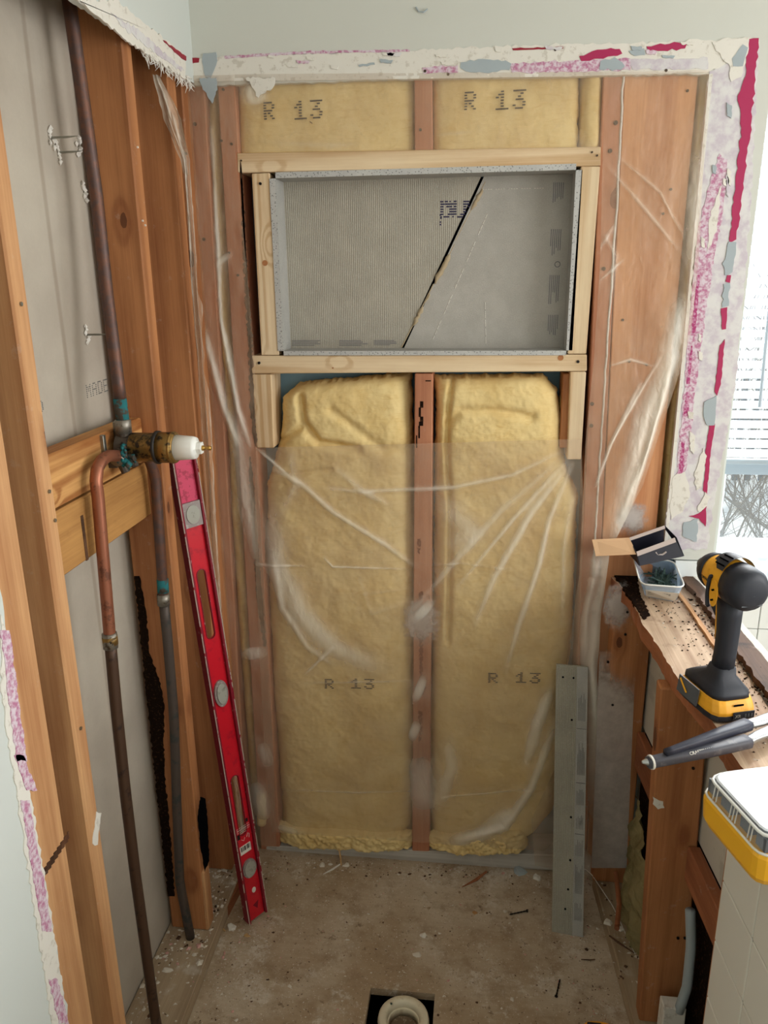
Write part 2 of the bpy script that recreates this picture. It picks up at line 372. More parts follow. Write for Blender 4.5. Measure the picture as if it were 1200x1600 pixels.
class MB:
    """collects closed shapes into one mesh"""
    def __init__(s): s.v = []; s.f = []; s.m = []
    def add(s, v, f, m=0):
        b = len(s.v); s.v += [tuple(map(float, p)) for p in v]; s.f += [[b + i for i in q] for q in f]; s.m += [m] * len(f); return s
    def hexa(s, p8, m=0):      # 4 front then 4 back
        return s.add(p8, [(0, 1, 2, 3), (7, 6, 5, 4), (0, 4, 5, 1), (1, 5, 6, 2), (2, 6, 7, 3), (3, 7, 4, 0)], m)
    def box(s, x0, x1, y0, y1, z0, z1, m=0):
        return s.hexa([(x0, y0, z0), (x1, y0, z0), (x1, y0, z1), (x0, y0, z1), (x0, y1, z0), (x1, y1, z0), (x1, y1, z1), (x0, y1, z1)], m)
    def tube(s, pts, r, n=12, m=0, cap=True):
        pts = [np.array(p, float) for p in pts]; k = len(pts)
        rs = r if hasattr(r, '__len__') else [r] * k
        rings = []; up = None
        for i, p in enumerate(pts):
            d = pts[min(i + 1, k - 1)] - pts[max(i - 1, 0)]; d = d / (np.linalg.norm(d) + 1e-12)
            if up is None:
                up = np.array([0, 0, 1.0]) if abs(d[2]) < 0.9 else np.array([1.0, 0, 0])
            a = np.cross(d, up); a /= np.linalg.norm(a) + 1e-12; b = np.cross(a, d); up = b
            rings.append([p + rs[i] * (math.cos(t) * a + math.sin(t) * b) for t in [2 * math.pi * j / n for j in range(n)]])
        v = [q for rr in rings for q in rr]
        f = [(i * n + j, i * n + (j + 1) % n, (i + 1) * n + (j + 1) % n, (i + 1) * n + j) for i in range(k - 1) for j in range(n)]
        if cap: f += [tuple(range(n))[::-1], tuple((k - 1) * n + j for j in range(n))]
        return s.add(v, f, m)
    def blob(s, c, r, seed=0, m=0, flat=1.0):
        rnd = random.Random(seed); sa, ca = math.sin(seed * 1.7), math.cos(seed * 1.7); el = rnd.uniform(.45, 1.0)
        v = [(0, 0, 1), (0, 0, -1)] + [(math.cos(t), math.sin(t), 0) for t in [i * math.pi * 2 / 5 for i in range(5)]]
        v = [(x * rnd.uniform(.5, 1.3), y * el * rnd.uniform(.5, 1.3), z) for x, y, z in v]
        v = [(c[0] + r * (x * ca - y * sa), c[1] + r * (x * sa + y * ca), c[2] + z * r * flat * rnd.uniform(.7, 1.1)) for x, y, z in v]
        f = [(0, 2 + i, 2 + (i + 1) % 5) for i in range(5)] + [(1, 2 + (i + 1) % 5, 2 + i) for i in range(5)]
        return s.add(v, f, m)
    def build(s, name, mat, parent=None, **kw):
        mats = mat if isinstance(mat, (list, tuple)) else [mat]
        bev = kw.get('bevel', 0)
        return link(name, s.v, s.f, mats[0], parent, mats=list(mats), fmat=(s.m if len(mats) > 1 else None), **kw)
def box(name, x0, x1, y0, y1, z0, z1, mat, parent=None, bevel=0.0015, **kw):
    return MB().box(x0, x1, y0, y1, z0, z1).build(name, mat, parent, bevel=bevel, **kw)
def slab(name, px4, y0, y1, mat, parent=None, bevel=0.002):
    """px4: bottom-left, bottom-right, top-right, top-left seen on the plane y0; extruded straight back to y1"""
    a = [atY(px, py, y0) for px, py in px4]
    b = [np.array([p[0], y1, p[2]]) for p in a]
    return MB().hexa(a + b).build(name, mat, parent, bevel=bevel)
def poly_prism(name, pts, ax, d0, d1, mat, parent=None, **kw):
    """pts 2-D outline; ax='y': (x,z) extruded d0..d1 along y; 'x': (y,z); 'z': (x,y)"""
    def P(p, d): return {'y': (p[0], d, p[1]), 'x': (d, p[0], p[1]), 'z': (p[0], p[1], d)}[ax]
    n = len(pts); v = [P(p, d0) for p in pts] + [P(p, d1) for p in pts]
    bm = bmesh.new(); bv = [bm.verts.new(q) for q in v]
    bm.faces.new(bv[:n]); bm.faces.new(bv[n:][::-1])
    for i in range(n): bm.faces.new((bv[i], bv[(i + 1) % n], bv[n + (i + 1) % n], bv[n + i]))
    bm.normal_update(); bmesh.ops.triangulate(bm, faces=[f for f in bm.faces if len(f.verts) > 4], ngon_method='EAR_CLIP')
    bmesh.ops.recalc_face_normals(bm, faces=bm.faces)
    bm.verts.index_update()
    vv = [tuple(q.co) for q in bm.verts]; ff = [[q.index for q in f.verts] for f in bm.faces]; bm.free()
    return link(name, vv, ff, mat, parent, **kw)
def jag(pts, step, amp, seed=0, closed=True, smoothk=0.6):
    """subdivide a 2-D polyline and roughen it"""
    rnd = random.Random(seed); out = []
    n = len(pts)
    for i in range(n if closed else n - 1):
        a = np.array(pts[i], float); b = np.array(pts[(i + 1) % n], float); L = np.linalg.norm(b - a)
        k = max(1, int(L / step)); t = (b - a) / (L + 1e-9); nn = np.array([-t[1], t[0]])
        for j in range(k):
            q = a + (b - a) * j / k
            if j: q = q + nn * rnd.uniform(-amp, amp)
            out.append(tuple(q))
    if not closed: out.append(tuple(pts[-1]))
    return out
def interp(pl, n):
    pl = np.array(pl, float); d = np.r_[0, np.cumsum(np.linalg.norm(np.diff(pl, axis=0), axis=1))]
    t = np.linspace(0, d[-1], n); return np.stack([np.interp(t, d, pl[:, k]) for k in range(pl.shape[1])], 1)
def grid_faces(nu, nv):
    i = np.arange((nv - 1) * (nu - 1)); r = i // (nu - 1); c = i % (nu - 1); b = r * nu + c
    return np.stack([b, b + 1, b + nu + 1, b + nu], 1)
def segdist(X, Z, pl):
    """distance and 0..1 arc position to a polyline in x,z"""
    best = np.full(X.shape, 9e9); tt = np.zeros(X.shape); n = len(pl) - 1
    for i in range(n):
        a = np.array(pl[i], float); b = np.array(pl[i + 1], float); d = b - a; L = d @ d + 1e-12
        t = np.clip(((X - a[0]) * d[0] + (Z - a[1]) * d[1]) / L, 0, 1)
        q = np.hypot(X - a[0] - t * d[0], Z - a[1] - t * d[1]); m = q < best
        best = np.where(m, q, best); tt = np.where(m, (i + t) / n, tt)
    return best, tt
def film(name, L, R, y, nu, nv, folds, parent=None, seed=0, base=0.0, amp=0.004, edge=0.012, yfun=None, thick=0.0, mat='poly_film', wfun=None):
    """plastic film hung between two pixel polylines lying on plane y; folds = (pixel polyline, half width m, ridge m, extra density)"""
    l = np.array([atY(a, b, y) for a, b in interp(L, nv)]); r = np.array([atY(a, b, y) for a, b in interp(R, nv)])
    u = np.linspace(0, 1, nu)[None, :, None]
    P = l[:, None, :] * (1 - u) + r[:, None, :] * u
    X, Z = P[..., 0], P[..., 2]
    # ragged side edges
    Y = np.full(X.shape, float(y)); D = np.full(X.shape, float(base))
    wr = fbm(X * 22 + 3, Z * 9, 4, seed); Y = Y - amp * (wr - 0.5) * 2
    for pl, w, h, dens in folds:
        w = w * 1.6; dens = dens * 1.15
        pw = [atY(a, b, y)[[0, 2]] for a, b in pl]
        d, t = segdist(X, Z, pw)
        d = d * (0.8 + 0.45 * fbm(X * 50 + 7, Z * 14, 2, seed + 5))
        taper = np.sin(np.pi * np.clip(t * 0.96 + 0.02, 0, 1)) ** 0.5
        g = np.exp(-(d / w) ** 2) * taper
        Y = Y - h * g; D = D + dens * g
    if yfun is not None: Y = Y + yfun(X, Z)
    if wfun is not None: D = D + wfun(X, Z)
    V = np.stack([X, Y, Z], -1).reshape(-1, 3)
    return link(name, V, grid_faces(nu, nv), mat, parent, smooth=True, fold=np.clip(D, 0, 1).ravel())
def batt(name, L, R, y, nu, nv, bulge, mat, parent=None, seed=0, depth=0.06, amp=0.006, power=4, creases=(), rough=0.0009, scale=14):
    l = np.array([atY(a, b, y) for a, b in interp(L, nv)]); r = np.array([atY(a, b, y) for a, b in interp(R, nv)])
    u = np.linspace(0, 1, nu)[None, :, None]; P = l[:, None, :] * (1 - u) + r[:, None, :] * u
    U = np.repeat(np.linspace(-1, 1, nu)[None, :], nv, 0); Vv = np.repeat(np.linspace(-1, 1, nv)[:, None], nu, 1)
    X = P[..., 0].copy(); Z = P[..., 2].copy()
    e = (1 - np.abs(U) ** power) * (1 - np.abs(Vv) ** (power * 4)); e = np.clip(e, 0, 1) ** 0.5
    Y = y + depth * (1 - e) - bulge * e
    Y = Y - amp * (fbm(X * scale, Z * scale, 4, seed) - 0.5) * 2 - rough * (fbm(X * 130, Z * 130, 3, seed + 9) - 0.5) * 2
    for pl, w, h in creases:
        pw = [atY(a, b, y)[[0, 2]] for a, b in pl]; d, t = segdist(X, Z, pw)
        Y = Y + h * np.exp(-(d / w) ** 2)
    j = (fbm(X * 90 + 5, Z * 90, 3, seed + 3) - 0.5) * 0.010
    X = X + j * (np.abs(U) > 0.97); Z = Z + j * (np.abs(Vv) > 0.985)
    front = np.stack([X, Y, Z], -1).reshape(-1, 3)
    return link(name, front, grid_faces(nu, nv), mat, parent, smooth=True)
FONT = {'R': ['11110', '10001', '10001', '11110', '10100', '10010', '10001'], '1': ['00100', '01100', '10100', '00100', '00100', '00100', '11111'],
        '3': ['11111', '00010', '00100', '01110', '00001', '10001', '01110'], 'M': ['10001', '11011', '10101', '10101', '10001', '10001', '10001'],
        'A': ['01110', '10001', '10001', '11111', '10001', '10001', '10001'], 'D': ['11110', '10001', '10001', '10001', '10001', '10001', '11110'],
        'E': ['11111', '10000', '10000', '11110', '10000', '10000', '11111'],
        'n': ['11011010011', '11111111111', '11001111011', '11000011111', '11000011111', '11000111111', '10111100100'], 'u': ['00001111', '00001111', '00001101', '00001100', '00001100', '00111000', '11110000'],
        'o': ['01110', '10001', '10001', '10001', '10001', '10001', '01110'], ' ': ['00000'] * 7}
def dots(text, org, ex, ez, nrm, w, h, gap, fill=(0.95, 0.55), jitter=0.1, seed=1, yfn=None):
    """dot-matrix print as thin raised ink dashes"""
    rnd = random.Random(seed); m = MB(); org = np.array(org, float); ex = np.array(ex, float); ez = np.array(ez, float); nrm = np.array(nrm, float)
    x = 0
    for ch in text:
        for r, row in enumerate(FONT[ch]):
            for c, b in enumerate(row):
                if b == '1':
                    cw, chh = w / len(row), h / 7
                    cx = x + (c + 0.5) * cw + rnd.uniform(-jitter, jitter) * cw; cz = h - (r + 0.5) * chh
                    a, bb = cw * fill[0] / 2, chh * fill[1] / 2
                    q = [org + ex * (cx + sx * a) + ez * (cz + sz * bb) for sx, sz in ((-1, -1), (1, -1), (1, 1), (-1, 1))]
                    if yfn is not None: q = [np.array([p[0], yfn(p), p[2]]) for p in q]
                    m.hexa([p + nrm * 0.0006 for p in q] + [p - nrm * 0.001 for p in q])
        x += w + gap
    return m
def text_obj(name, body, size, mat, M, parent, depth=0.0003):
    cu = bpy.data.curves.new(name, 'FONT'); cu.body = body; cu.size = size; cu.extrude = depth; cu.align_x = 'CENTER'; cu.align_y = 'CENTER'; cu.resolution_u = 2
    tmp = bpy.data.objects.new('t', cu); COL.objects.link(tmp); bpy.context.view_layer.update()
    me = bpy.data.meshes.new_from_object(tmp.evaluated_get(bpy.context.evaluated_depsgraph_get()))
    bpy.data.objects.remove(tmp); me.transform(M); me.materials.clear(); me.materials.append(MAT[mat])
    v = [tuple(q.co) for q in me.vertices]; f = [list(p.vertices) for p in me.polygons]
    bpy.data.meshes.remove(me)
    return link(name, v, f, mat, parent)

# ------------------------------------------------------------------ SETTING
D0 = -0.013                                # front of the drywall; the stud faces are y = 0
HX0, HX1, HY0, HY1 = -0.088, 0.062, -0.62, -0.425      # hole cut for the drain
m = MB()
m.box(-0.62, 2.2, HY1, 0.12, -0.02, 0.0); m.box(-0.62, 2.2, -3.0, HY0, -0.02, 0)
m.box(-0.62, HX0, HY0, HY1, -0.02, 0); m.box(HX1, 2.2, HY0, HY1, -0.02, 0)
tag(m.build('floor', 'floor_subfloor'), kind='structure')
tag(MB().box(-.3, .3, -.9, -.2, -.32, -.30).box(-.31, -.29, -.9, -.2, -.32, -.02).box(.29, .31, -.9, -.2, -.32, -.02).box(-.3, .3, -.91, -.89, -.32, -.02).box(-.3, .3, -.21, -.19, -.32, -.02).build('floor_cavity', 'hole_black'), kind='structure')
tag(box('ceiling', -0.75, 2.3, -3.1, 0.12, 2.44, 2.5, 'ceiling_paint', bevel=0), kind='structure')

# back wall drywall: upper band, right-hand strip, round the window
top = jag([(-0.52, 1.992), (-0.30, 1.988), (0.0, 1.986), (0.30, 1.980), (0.581, 1.972)], 0.012, 0.0015, 3, False)
right = jag([(0.581, 1.972), (0.583, 1.7), (0.581, 1.3), (0.585, 1.05), (0.578, 0.935)], 0.02, 0.001, 4, False)
out = top + right[1:] + [(0.69, 0.935), (0.70, 2.12), (1.72, 2.12), (1.72, 0.87), (2.2, 0.87), (2.2, 2.44), (-0.52, 2.44)]
wb = tag(poly_prism('wall_back', out, 'y', D0, 0.0, 'white_paint'), kind='structure')
def patch(pxs, mat, name='paint_patch', parent=wb, y=D0, th=0.0012, step=0.008, amp=0.0025, seed=0):
    pts = [tuple(atY(a, b, y)[[0, 2]]) for a, b in pxs]
    if sum(pts[i][0] * pts[(i + 1) % len(pts)][1] - pts[(i + 1) % len(pts)][0] * pts[i][1] for i in range(len(pts))) < 0: pts = pts[::-1]
    return poly_prism(name, jag(pts, step, amp, seed), 'y', y - th, y + 0.0005, mat, parent)
# skim-coat and torn paper round the opening (they stand slightly proud of each other)
patch([(290, 92), (500, 84), (700, 76), (900, 68), (1030, 66), (1150, 60), (1186, 62), (1186, 74), (1108, 112), (900, 118), (700, 121), (500, 123), (292, 126)], 'plaster', 'plaster_band', amp=0.003, seed=11, th=0.0014)
patch([(1108, 112), (1186, 70), (1172, 330), (1150, 600), (1120, 760), (1104, 858), (1062, 858), (1040, 822), (1062, 620), (1086, 360)], 'mauve', 'plaster_band', amp=0.003, seed=12, th=0.0012)
patch([(288, 92), (312, 91), (311, 98), (290, 102)], 'dark_red', th=0.0022, seed=2, amp=0.001)
patch([(318, 84), (338, 82), (340, 95), (335, 110), (330, 122), (322, 122), (318, 104)], 'putty', th=0.0025, seed=3)
patch([(720, 98), (735, 94), (790, 95), (799, 100), (796, 110), (770, 113), (728, 112), (719, 106)], 'putty', th=0.0028, seed=4)
patch([(660, 106), (715, 102), (716, 114), (662, 116)], 'pink_scuff', th=0.0024, seed=5)
patch([(798, 100), (905, 94), (985, 92), (985, 110), (900, 113), (800, 114)], 'pink_scuff', th=0.0022, seed=6)
patch([(905, 88), (940, 78), (968, 77), (972, 84), (935, 92), (908, 96)], 'magenta', th=0.0026, seed=7)
patch([(938, 96), (960, 90), (976, 104), (970, 110), (936, 109)], 'putty', th=0.003, seed=8)
patch([(1010, 73), (1060, 67), (1073, 69), (1070, 76), (1030, 80), (1012, 80)], 'magenta', th=0.0026, seed=9)
patch([(982, 80), (1006, 76), (1008, 86), (992, 88)], 'putty', th=0.003, seed=10)
patch([(985, 93), (1105, 90), (1106, 108), (988, 109)], 'mauve', th=0.0022, seed=13)
patch([(350, 88), (480, 80), (640, 78), (640, 81), (480, 84), (352, 92)], 'pink_scuff', th=0.002, seed=14, amp=0.001)
patch([(560, 102), (585, 98), (586, 101), (562, 105)], 'putty', th=0.0026, seed=15, amp=0.001)
patch([(800, 76), (880, 73), (880, 76), (802, 79)], 'dark_red', th=0.0023, seed=16, amp=0.001)
patch([(1168, 62), (1185, 60), (1178, 140), (1172, 210), (1162, 280), (1150, 374), (1140, 380), (1150, 270), (1158, 200), (1152, 150), (1166, 110)], 'magenta', th=0.0026, seed=20)
patch([(1143, 92), (1160, 70), (1168, 75), (1160, 104), (1145, 104)], 'putty', th=0.0034, seed=21, amp=0.001)
patch([(1112, 66), (1164, 58), (1170, 62), (1168, 84), (1158, 120), (1142, 128), (1138, 100), (1118, 80)], 'plaster', 'plaster_smear', th=0.0028, seed=22)
patch([(1138, 378), (1150, 378), (1144, 425), (1132, 430), (1128, 412), (1134, 398)], 'putty', th=0.003, seed=23)
patch([(1136, 430), (1142, 430), (1140, 442), (1133, 440)], 'magenta', th=0.0026, seed=24, amp=0.001)
patch([(1130, 444), (1140, 442), (1138, 478), (1128, 480)], 'putty', th=0.003, seed=25)
patch([(1126, 482), (1136, 480), (1134, 514), (1128, 515)], 'magenta', th=0.0026, seed=26, amp=0.001)
patch([(1124, 540), (1132, 530), (1126, 600), (1120, 618), (1116, 612)], 'magenta', th=0.0026, seed=27, amp=0.001)
patch([(1100, 628), (1119, 618), (1116, 664), (1104, 664), (1099, 650)], 'putty', th=0.0034, seed=28, amp=0.001)
patch([(1108, 664), (1117, 662), (1110, 706), (1108, 730), (1104, 772), (1098, 766), (1102, 730), (1100, 720)], 'magenta', th=0.0026, seed=29, amp=0.001)
patch([(1091, 802), (1104, 790), (1102, 822), (1092, 810), (1076, 806)], 'magenta', th=0.0026, seed=30, amp=0.0015)
patch([(1068, 816), (1090, 810), (1088, 846), (1078, 842), (1066, 836)], 'putty', th=0.003, seed=31)
patch([(1084, 400), (1090, 360), (1104, 300), (1124, 240), (1136, 250), (1130, 330), (1116, 400), (1098, 520), (1088, 600), (1076, 700), (1066, 770), (1055, 772), (1064, 660), (1074, 540)], 'pink_scuff', th=0.0020, seed=32, amp=0.002)
for _k, (_a, _b, _w) in enumerate(((430, 520, 4), (540, 600, 3), (612, 650, 5), (690, 742, 5))):
    _x = lambda y: 1092 - (y - 400) * .094
    patch([(_x(_a), _a), (_x(_a) + _w, _a), (_x(_b) + _w * 1.5, _b), (_x(_b) - 1, _b)], 'pink_deep', 'paint_patch', th=0.0023, seed=33 + _k, amp=0.0012, step=0.004)
patch([(1052, 744), (1070, 736), (1078, 770), (1066, 800), (1048, 812), (1046, 790)], 'plaster', 'plaster_smear', th=0.0026, seed=34)
patch([(1084, 742), (1098, 700), (1104, 712), (1096, 760), (1088, 766)], 'plaster', 'plaster_smear', th=0.0028, seed=35)
patch([(1090, 790), (1102, 768), (1110, 776), (1104, 790), (1092, 800)], 'plaster', 'plaster_smear', th=0.0030, seed=36)
patch([(1110, 330), (1126, 290), (1120, 360), (1104, 395)], 'plaster', 'plaster_smear', th=0.0026, seed=37)
rnd = random.Random(8)
for k in range(26):       # small lifted scraps of paper and paint along the two bands
    if k < 16:
        x = rnd.uniform(360, 1080); y = 92 - (x - 300) * 0.025 + rnd.uniform(-6, 20); w, h = rnd.uniform(5, 16), rnd.uniform(2, 4)
    else:
        y = rnd.uniform(150, 820); x = 1140 - (y - 100) * 0.098 + rnd.uniform(-22, 20); w, h = rnd.uniform(2, 5), rnd.uniform(6, 18)
    patch([(x - w, y - h), (x + w, y - h * .6), (x + w * .7, y + h), (x - w * .8, y + h * .7)], rnd.choice(['plaster', 'putty', 'pink_scuff', 'plaster', 'mauve']), th=0.0036, seed=50 + k, step=0.004, amp=0.0012)
bead = MB()               # metal corner bead along the opening
tp = [atY(a, b, D0)[[0, 2]] for a, b in ((292, 126), (500, 124), (700, 121), (900, 118), (1106, 111))]
for a, b in zip(tp[:-1], tp[1:]):
    bead.hexa([(a[0], D0 - .002, a[1] - .002), (b[0], D0 - .002, b[1] - .002), (b[0], D0 - .002, b[1] + .004), (a[0], D0 - .002, a[1] + .004),
               (a[0], 0.0, a[1] - .002), (b[0], 0, b[1] - .002), (b[0], 0, b[1] + .004), (a[0], 0, a[1] + .004)])
bead.box(0.576, 0.583, D0 - 0.002, 0.0, 0.935, 1.972)
bead.build('corner_bead', 'plaster', wb)
for (px, py) in ((664, 111), (1041, 110), (868, 77), (700, 116)):
    p = atY(px, py, D0 - .003); MB().tube([p, p + np.array([0, .004, 0])], 0.003, 8).build('screw_head', 'nail_metal', wb)
hook = MB().tube([atY(650, 11, D0 - .002), atY(654, 18, D0 - .004), atY(662, 19, D0 - .004), atY(668, 14, D0 - .002)], 0.0016, 6).build('hook', 'putty', wb)

patch([(384, 122), (430, 122), (426, 138), (414, 146), (404, 153), (397, 140), (392, 132)], 'plaster', 'torn_paper', y=-.019, seed=71, step=.005, amp=.003)
patch([(312, 122), (338, 122), (340, 140), (332, 162), (324, 150), (316, 136)], 'putty', 'putty_smear', y=-.019, seed=72, step=.005, amp=.002)
# left wall: the painted drywall that is left
up = jag([(-0.013, 1.995), (-0.25, 2.002), (-0.55, 2.002), (-0.93, 1.99)], 0.012, 0.002, 5, False)
low = jag([(-0.93, 1.99), (-0.945, 1.6), (-0.938, 1.2), (-0.945, 0.8), (-0.94, 0.4), (-0.945, 0.0)], 0.02, 0.0035, 6, False)
wl = tag(poly_prism('wall_left', up + low[1:] + [(-3.0, 0.0), (-3.0, 2.44), (-0.013, 2.44)], 'x', -0.51, -0.497, 'pale_paint'), kind='structure')
def patchX(pts, mat, name='paint_patch', parent=wl, x=-0.497, th=0.0015, seed=0, step=0.008, amp=0.003):
    return poly_prism(name, jag(pts, step, amp, seed), 'x', x - 0.0005, x + th, mat, parent)
def PX(*pp): return [tuple(atX(a, b, -0.497)[[1, 2]]) for a, b in pp]
patchX(PX((118, 0), (180, 0), (288, 88), (288, 124), (200, 66)), 'plaster', 'plaster_band', seed=1, th=0.003)
patchX(PX((252, 63), (288, 88), (288, 95), (270, 82)), 'dark_red', seed=2, th=0.0045, amp=0.0015)
patchX(PX((170, 20), (215, 48), (260, 88), (285, 110), (280, 112), (240, 82), (190, 44)), 'mauve', seed=3, th=0.004)
for k, (a, b, c, d) in enumerate(((0, 985, 26, 1190), (22, 1180, 42, 1235), (32, 1250, 66, 1455), (76, 1530, 92, 1600))):
    pw = PX((a - 2, b), (a + 12, b), (c + 14, d), (c - 2, d))
    patchX(pw, 'pink_scuff', seed=5 + k, th=0.0026, amp=0.0022)
patchX(PX((0, 960), (6, 980), (30, 1120), (46, 1240), (74, 1400), (90, 1500), (104, 1600), (80, 1600), (40, 1340), (0, 1080)), 'plaster', 'plaster_band', seed=9, th=0.0016)
fz = MB(); rnd = random.Random(3)                     # torn paper fibres under the plaster edge
for k in range(90):
    y = rnd.uniform(-0.29, -0.03); z = 2.003 - rnd.uniform(0, 0.012); L = rnd.uniform(0.006, 0.026)
    fz.tube([(-0.499, y, z), (-0.497 + rnd.uniform(-.006, .006), y + rnd.uniform(-.006, .006), z - L * .5), (-0.497 + rnd.uniform(-.01, .01), y + rnd.uniform(-.01, .01), z - L)], [0.002, 0.0014, 0.0004], 4)
o = fz.build('torn_fibres', 'fibre_white', wl); o['kind'] = 'stuff'
tag(box('wall_rear', -0.6, 2.2, -3.1, -3.0, 0, 2.44, 'pale_paint', bevel=0), kind='structure')
m = MB(); m.box(2.2, 2.3, -3.1, -1.9, 0, 2.44); m.box(2.2, 2.3, -0.4, 0.12, 0, 2.44); m.box(2.2, 2.3, -1.9, -0.4, 0, 0.8); m.box(2.2, 2.3, -1.9, -0.4, 2.2, 2.44)
tag(m.build('wall_right', 'pale_paint'), kind='structure')
# far face of the left wall: back of the next room's board, with its joint
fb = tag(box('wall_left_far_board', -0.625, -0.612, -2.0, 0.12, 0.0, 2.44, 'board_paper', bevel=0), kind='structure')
dots('MADE', (-0.612, -0.425, 1.372), (0, 1, 0.02), (0, 0, 1), (1, 0, 0), 0.018, 0.026, 0.0055, (0.8, .55)).build('print', 'ink_grey', fb)
dots('o', (-0.612, -0.60, 1.372), (0, 1, 0), (0, 0, 1), (1, 0, 0), 0.02, 0.02, 0.007, (0.8, .7)).build('print', 'ink_grey', fb)
# outside skin of the back wall: blue foam
tag(box('wall_back_sheathing', -0.63, 0.66, 0.098, 0.12, 0.0, 2.44, 'foam_blue', bevel=0), kind='structure')

# ------------------------------------------------------------------ left wall framing
def board(name, x0, x1, y0, y1, z0, z1, mat, label, cat='wood stud', parent=None, group=None, bevel=0.003):
    o = box(name, x0, x1, y0, y1, z0, z1, mat, parent, bevel=bevel)
    if parent is None: tag(o, label, cat, group)
    return o
PZ = 0.038
S00 = board('wall_stud', -0.600, -0.512, -0.050, -0.003, PZ, 2.10, 'old_wood_z', 'innermost left-wall stud tight in the back corner behind the plastic rope')
S1 = board('wall_stud', -0.600, -0.510, -0.342, -0.304, PZ, 2.10, 'old_wood_z', 'left-wall stud just behind the copper shower riser, at the red level\'s left')
S0 = board('wall_stud', -0.600, -0.510, -0.135, -0.092, PZ, 2.10, 'old_wood_z', 'left-wall stud between the red level and the back corner, half under plastic')
S2 = board('wall_stud', -0.600, -0.510, -0.792, -0.754, PZ, 2.10, 'aged_wood_z', 'left-wall stud holding the near end of the amber valve blocking')
S3 = board('wall_stud', -0.548, -0.510, -0.937, -0.858, PZ, 2.10, 'aged_wood_z', 'nearest left-wall stud, pale flat face bordered by torn magenta drywall')
plate = MB(); plate.hexa([(-0.61, -1.4, 0), (-0.468, -1.4, 0), (-0.468, -1.4, PZ), (-0.61, -1.4, PZ), (-0.61, -0.06, 0), (-0.488, -0.06, 0), (-0.488, -0.06, PZ), (-0.61, -0.06, PZ)])
pl = tag(plate.build('base_plate', 'grey_wood_y', bevel=0.002), 'dusty floor-level plate under the left wall studs', 'wood plate')
def nails(parent, pts, mat='nail_metal', r=0.003, axis='y'):
    for p in pts:
        p = np.array(p, float); d = {'y': np.array([0, -.0025, 0]), 'x': np.array([.0025, 0, 0])}[axis]
        MB().tube([p - d * 0.6, p + d], r, 8).build('nail_head', mat, parent)
nails(S0, [atX(a, b, -0.510) for a, b in ((290, 240), (318, 375))], axis='x')
nails(S1, [atX(a, b, -0.510) for a, b in ((214, 230), (222, 345), (226, 352))], 'sticker_white', 0.002, 'x')
nails(S2, [atX(a, b, -0.510) for a, b in ((32, 475), (76, 768), (85, 813), (125, 1138))], 'zinc', 0.003, 'x')
def facepatch_Y(parent, pxs, y, mat, name, seed=0, amp=0.003, th=0.0012, step=0.006):
    return patch(pxs, mat, name, parent, y, th, step, amp, seed)
# rotted edge and notch of the stud behind the level
facepatch_Y(S1, [(218, 900), (229, 960), (233, 1020), (249, 1060), (257, 1100), (256, 1150), (257, 1200), (266, 1300), (273, 1400), (263, 1400), (230, 1100), (210, 900)], -0.342, 'rot_black', 'rotten_edge', 3, 0.002)
facepatch_Y(S1, [(313, 1245), (321, 1248), (325, 1290), (327, 1345), (320, 1362), (313, 1320), (309, 1275)], -0.342, 'hole_black', 'notch', 4, 0.001)
box('splinter', -0.516, -0.505, -0.340, -0.302, PZ, 0.21, 'aged_wood_z', S1, bevel=0.002)
poly_prism('splinter', jag([(-0.342, 0.04), (-0.304, 0.04), (-0.306, 0.13), (-0.318, 0.18), (-0.33, 0.145), (-0.342, 0.17)], .01, .002, 3), 'x', -0.5105, -0.5065, 'aged_wood_z', S1)
# masking-white smear on the near stud
patchX([tuple(atX(a, b, -.51)[[1, 2]]) for a, b in ((150, 1268), (158, 1270), (152, 1320), (144, 1318))], 'plaster', 'plaster_smear', S2, -0.51, 0.001, 4)
b3 = MB()                  # crayon cut line on the near stud
for k in range(22):
    a = atX(70 + k * 1.75, 1361 - k * 2.7 + (k % 3) * 1.2, -0.5095); b3.box(-0.5102, -0.5092, a[1] - .0022, a[1] + .0014, a[2] - .007, a[2] + .006)
b3.build('pencil_mark', 'rotten_wood_y', S3)
# blocking behind the valve
bl = board('blocking_board', -0.583, -0.545, -0.7535, -0.3425, 1.232, 1.322, 'amber_wood_y', 'upper amber wood block fixed between studs behind the brass valve', 'wood block')
bl2 = board('blocking_board', -0.583, -0.543, -0.7535, -0.3425, 1.118, 1.229, 'amber_ply_y', 'lower darker amber wood block under the one behind the valve', 'wood block')
box('seam_edge', -0.5440, -0.5415, -0.628, -0.620, 1.118, 1.20, 'rotten_wood_y', bl2, bevel=0.0005)

# drywall screws poking through the far board, each with a crumb of plaster
for k, (px, py, lab, L) in enumerate(((78, 215, 'topmost left of four screw tips poking through the upper paper board', 0.05), (90, 238, 'screw tip poking through the upper board, low in its cluster', 0.045),
                                   (120, 228, 'screw crumb close to the copper riser, at the cluster\'s right', 0.006), (131, 300, 'white plaster crumb alone below the screw cluster by the riser', 0.004),
                                   (134, 523, 'single screw poking through the board halfway down, above the printed word', 0.045))):
    p = atX(px, py, -0.612); e = empty('drywall_screw', p, lab, 'screw')
    MB().tube([p + (-.001, 0, 0), p + (L * .6, 0.0, 0.0), p + (L, 0.0, 0.001)], [0.0022, 0.0018, 0.0005], 7).build('shank', 'zinc', e)
    c = MB()
    for q in range(6): c.blob(p + np.array([.003, random.Random(k * 9 + q).uniform(-.008, .008), (q - 2.5) * .006]), 0.006, k * 11 + q, 0)
    c.build('plaster_crumb', 'fibre_white', e)

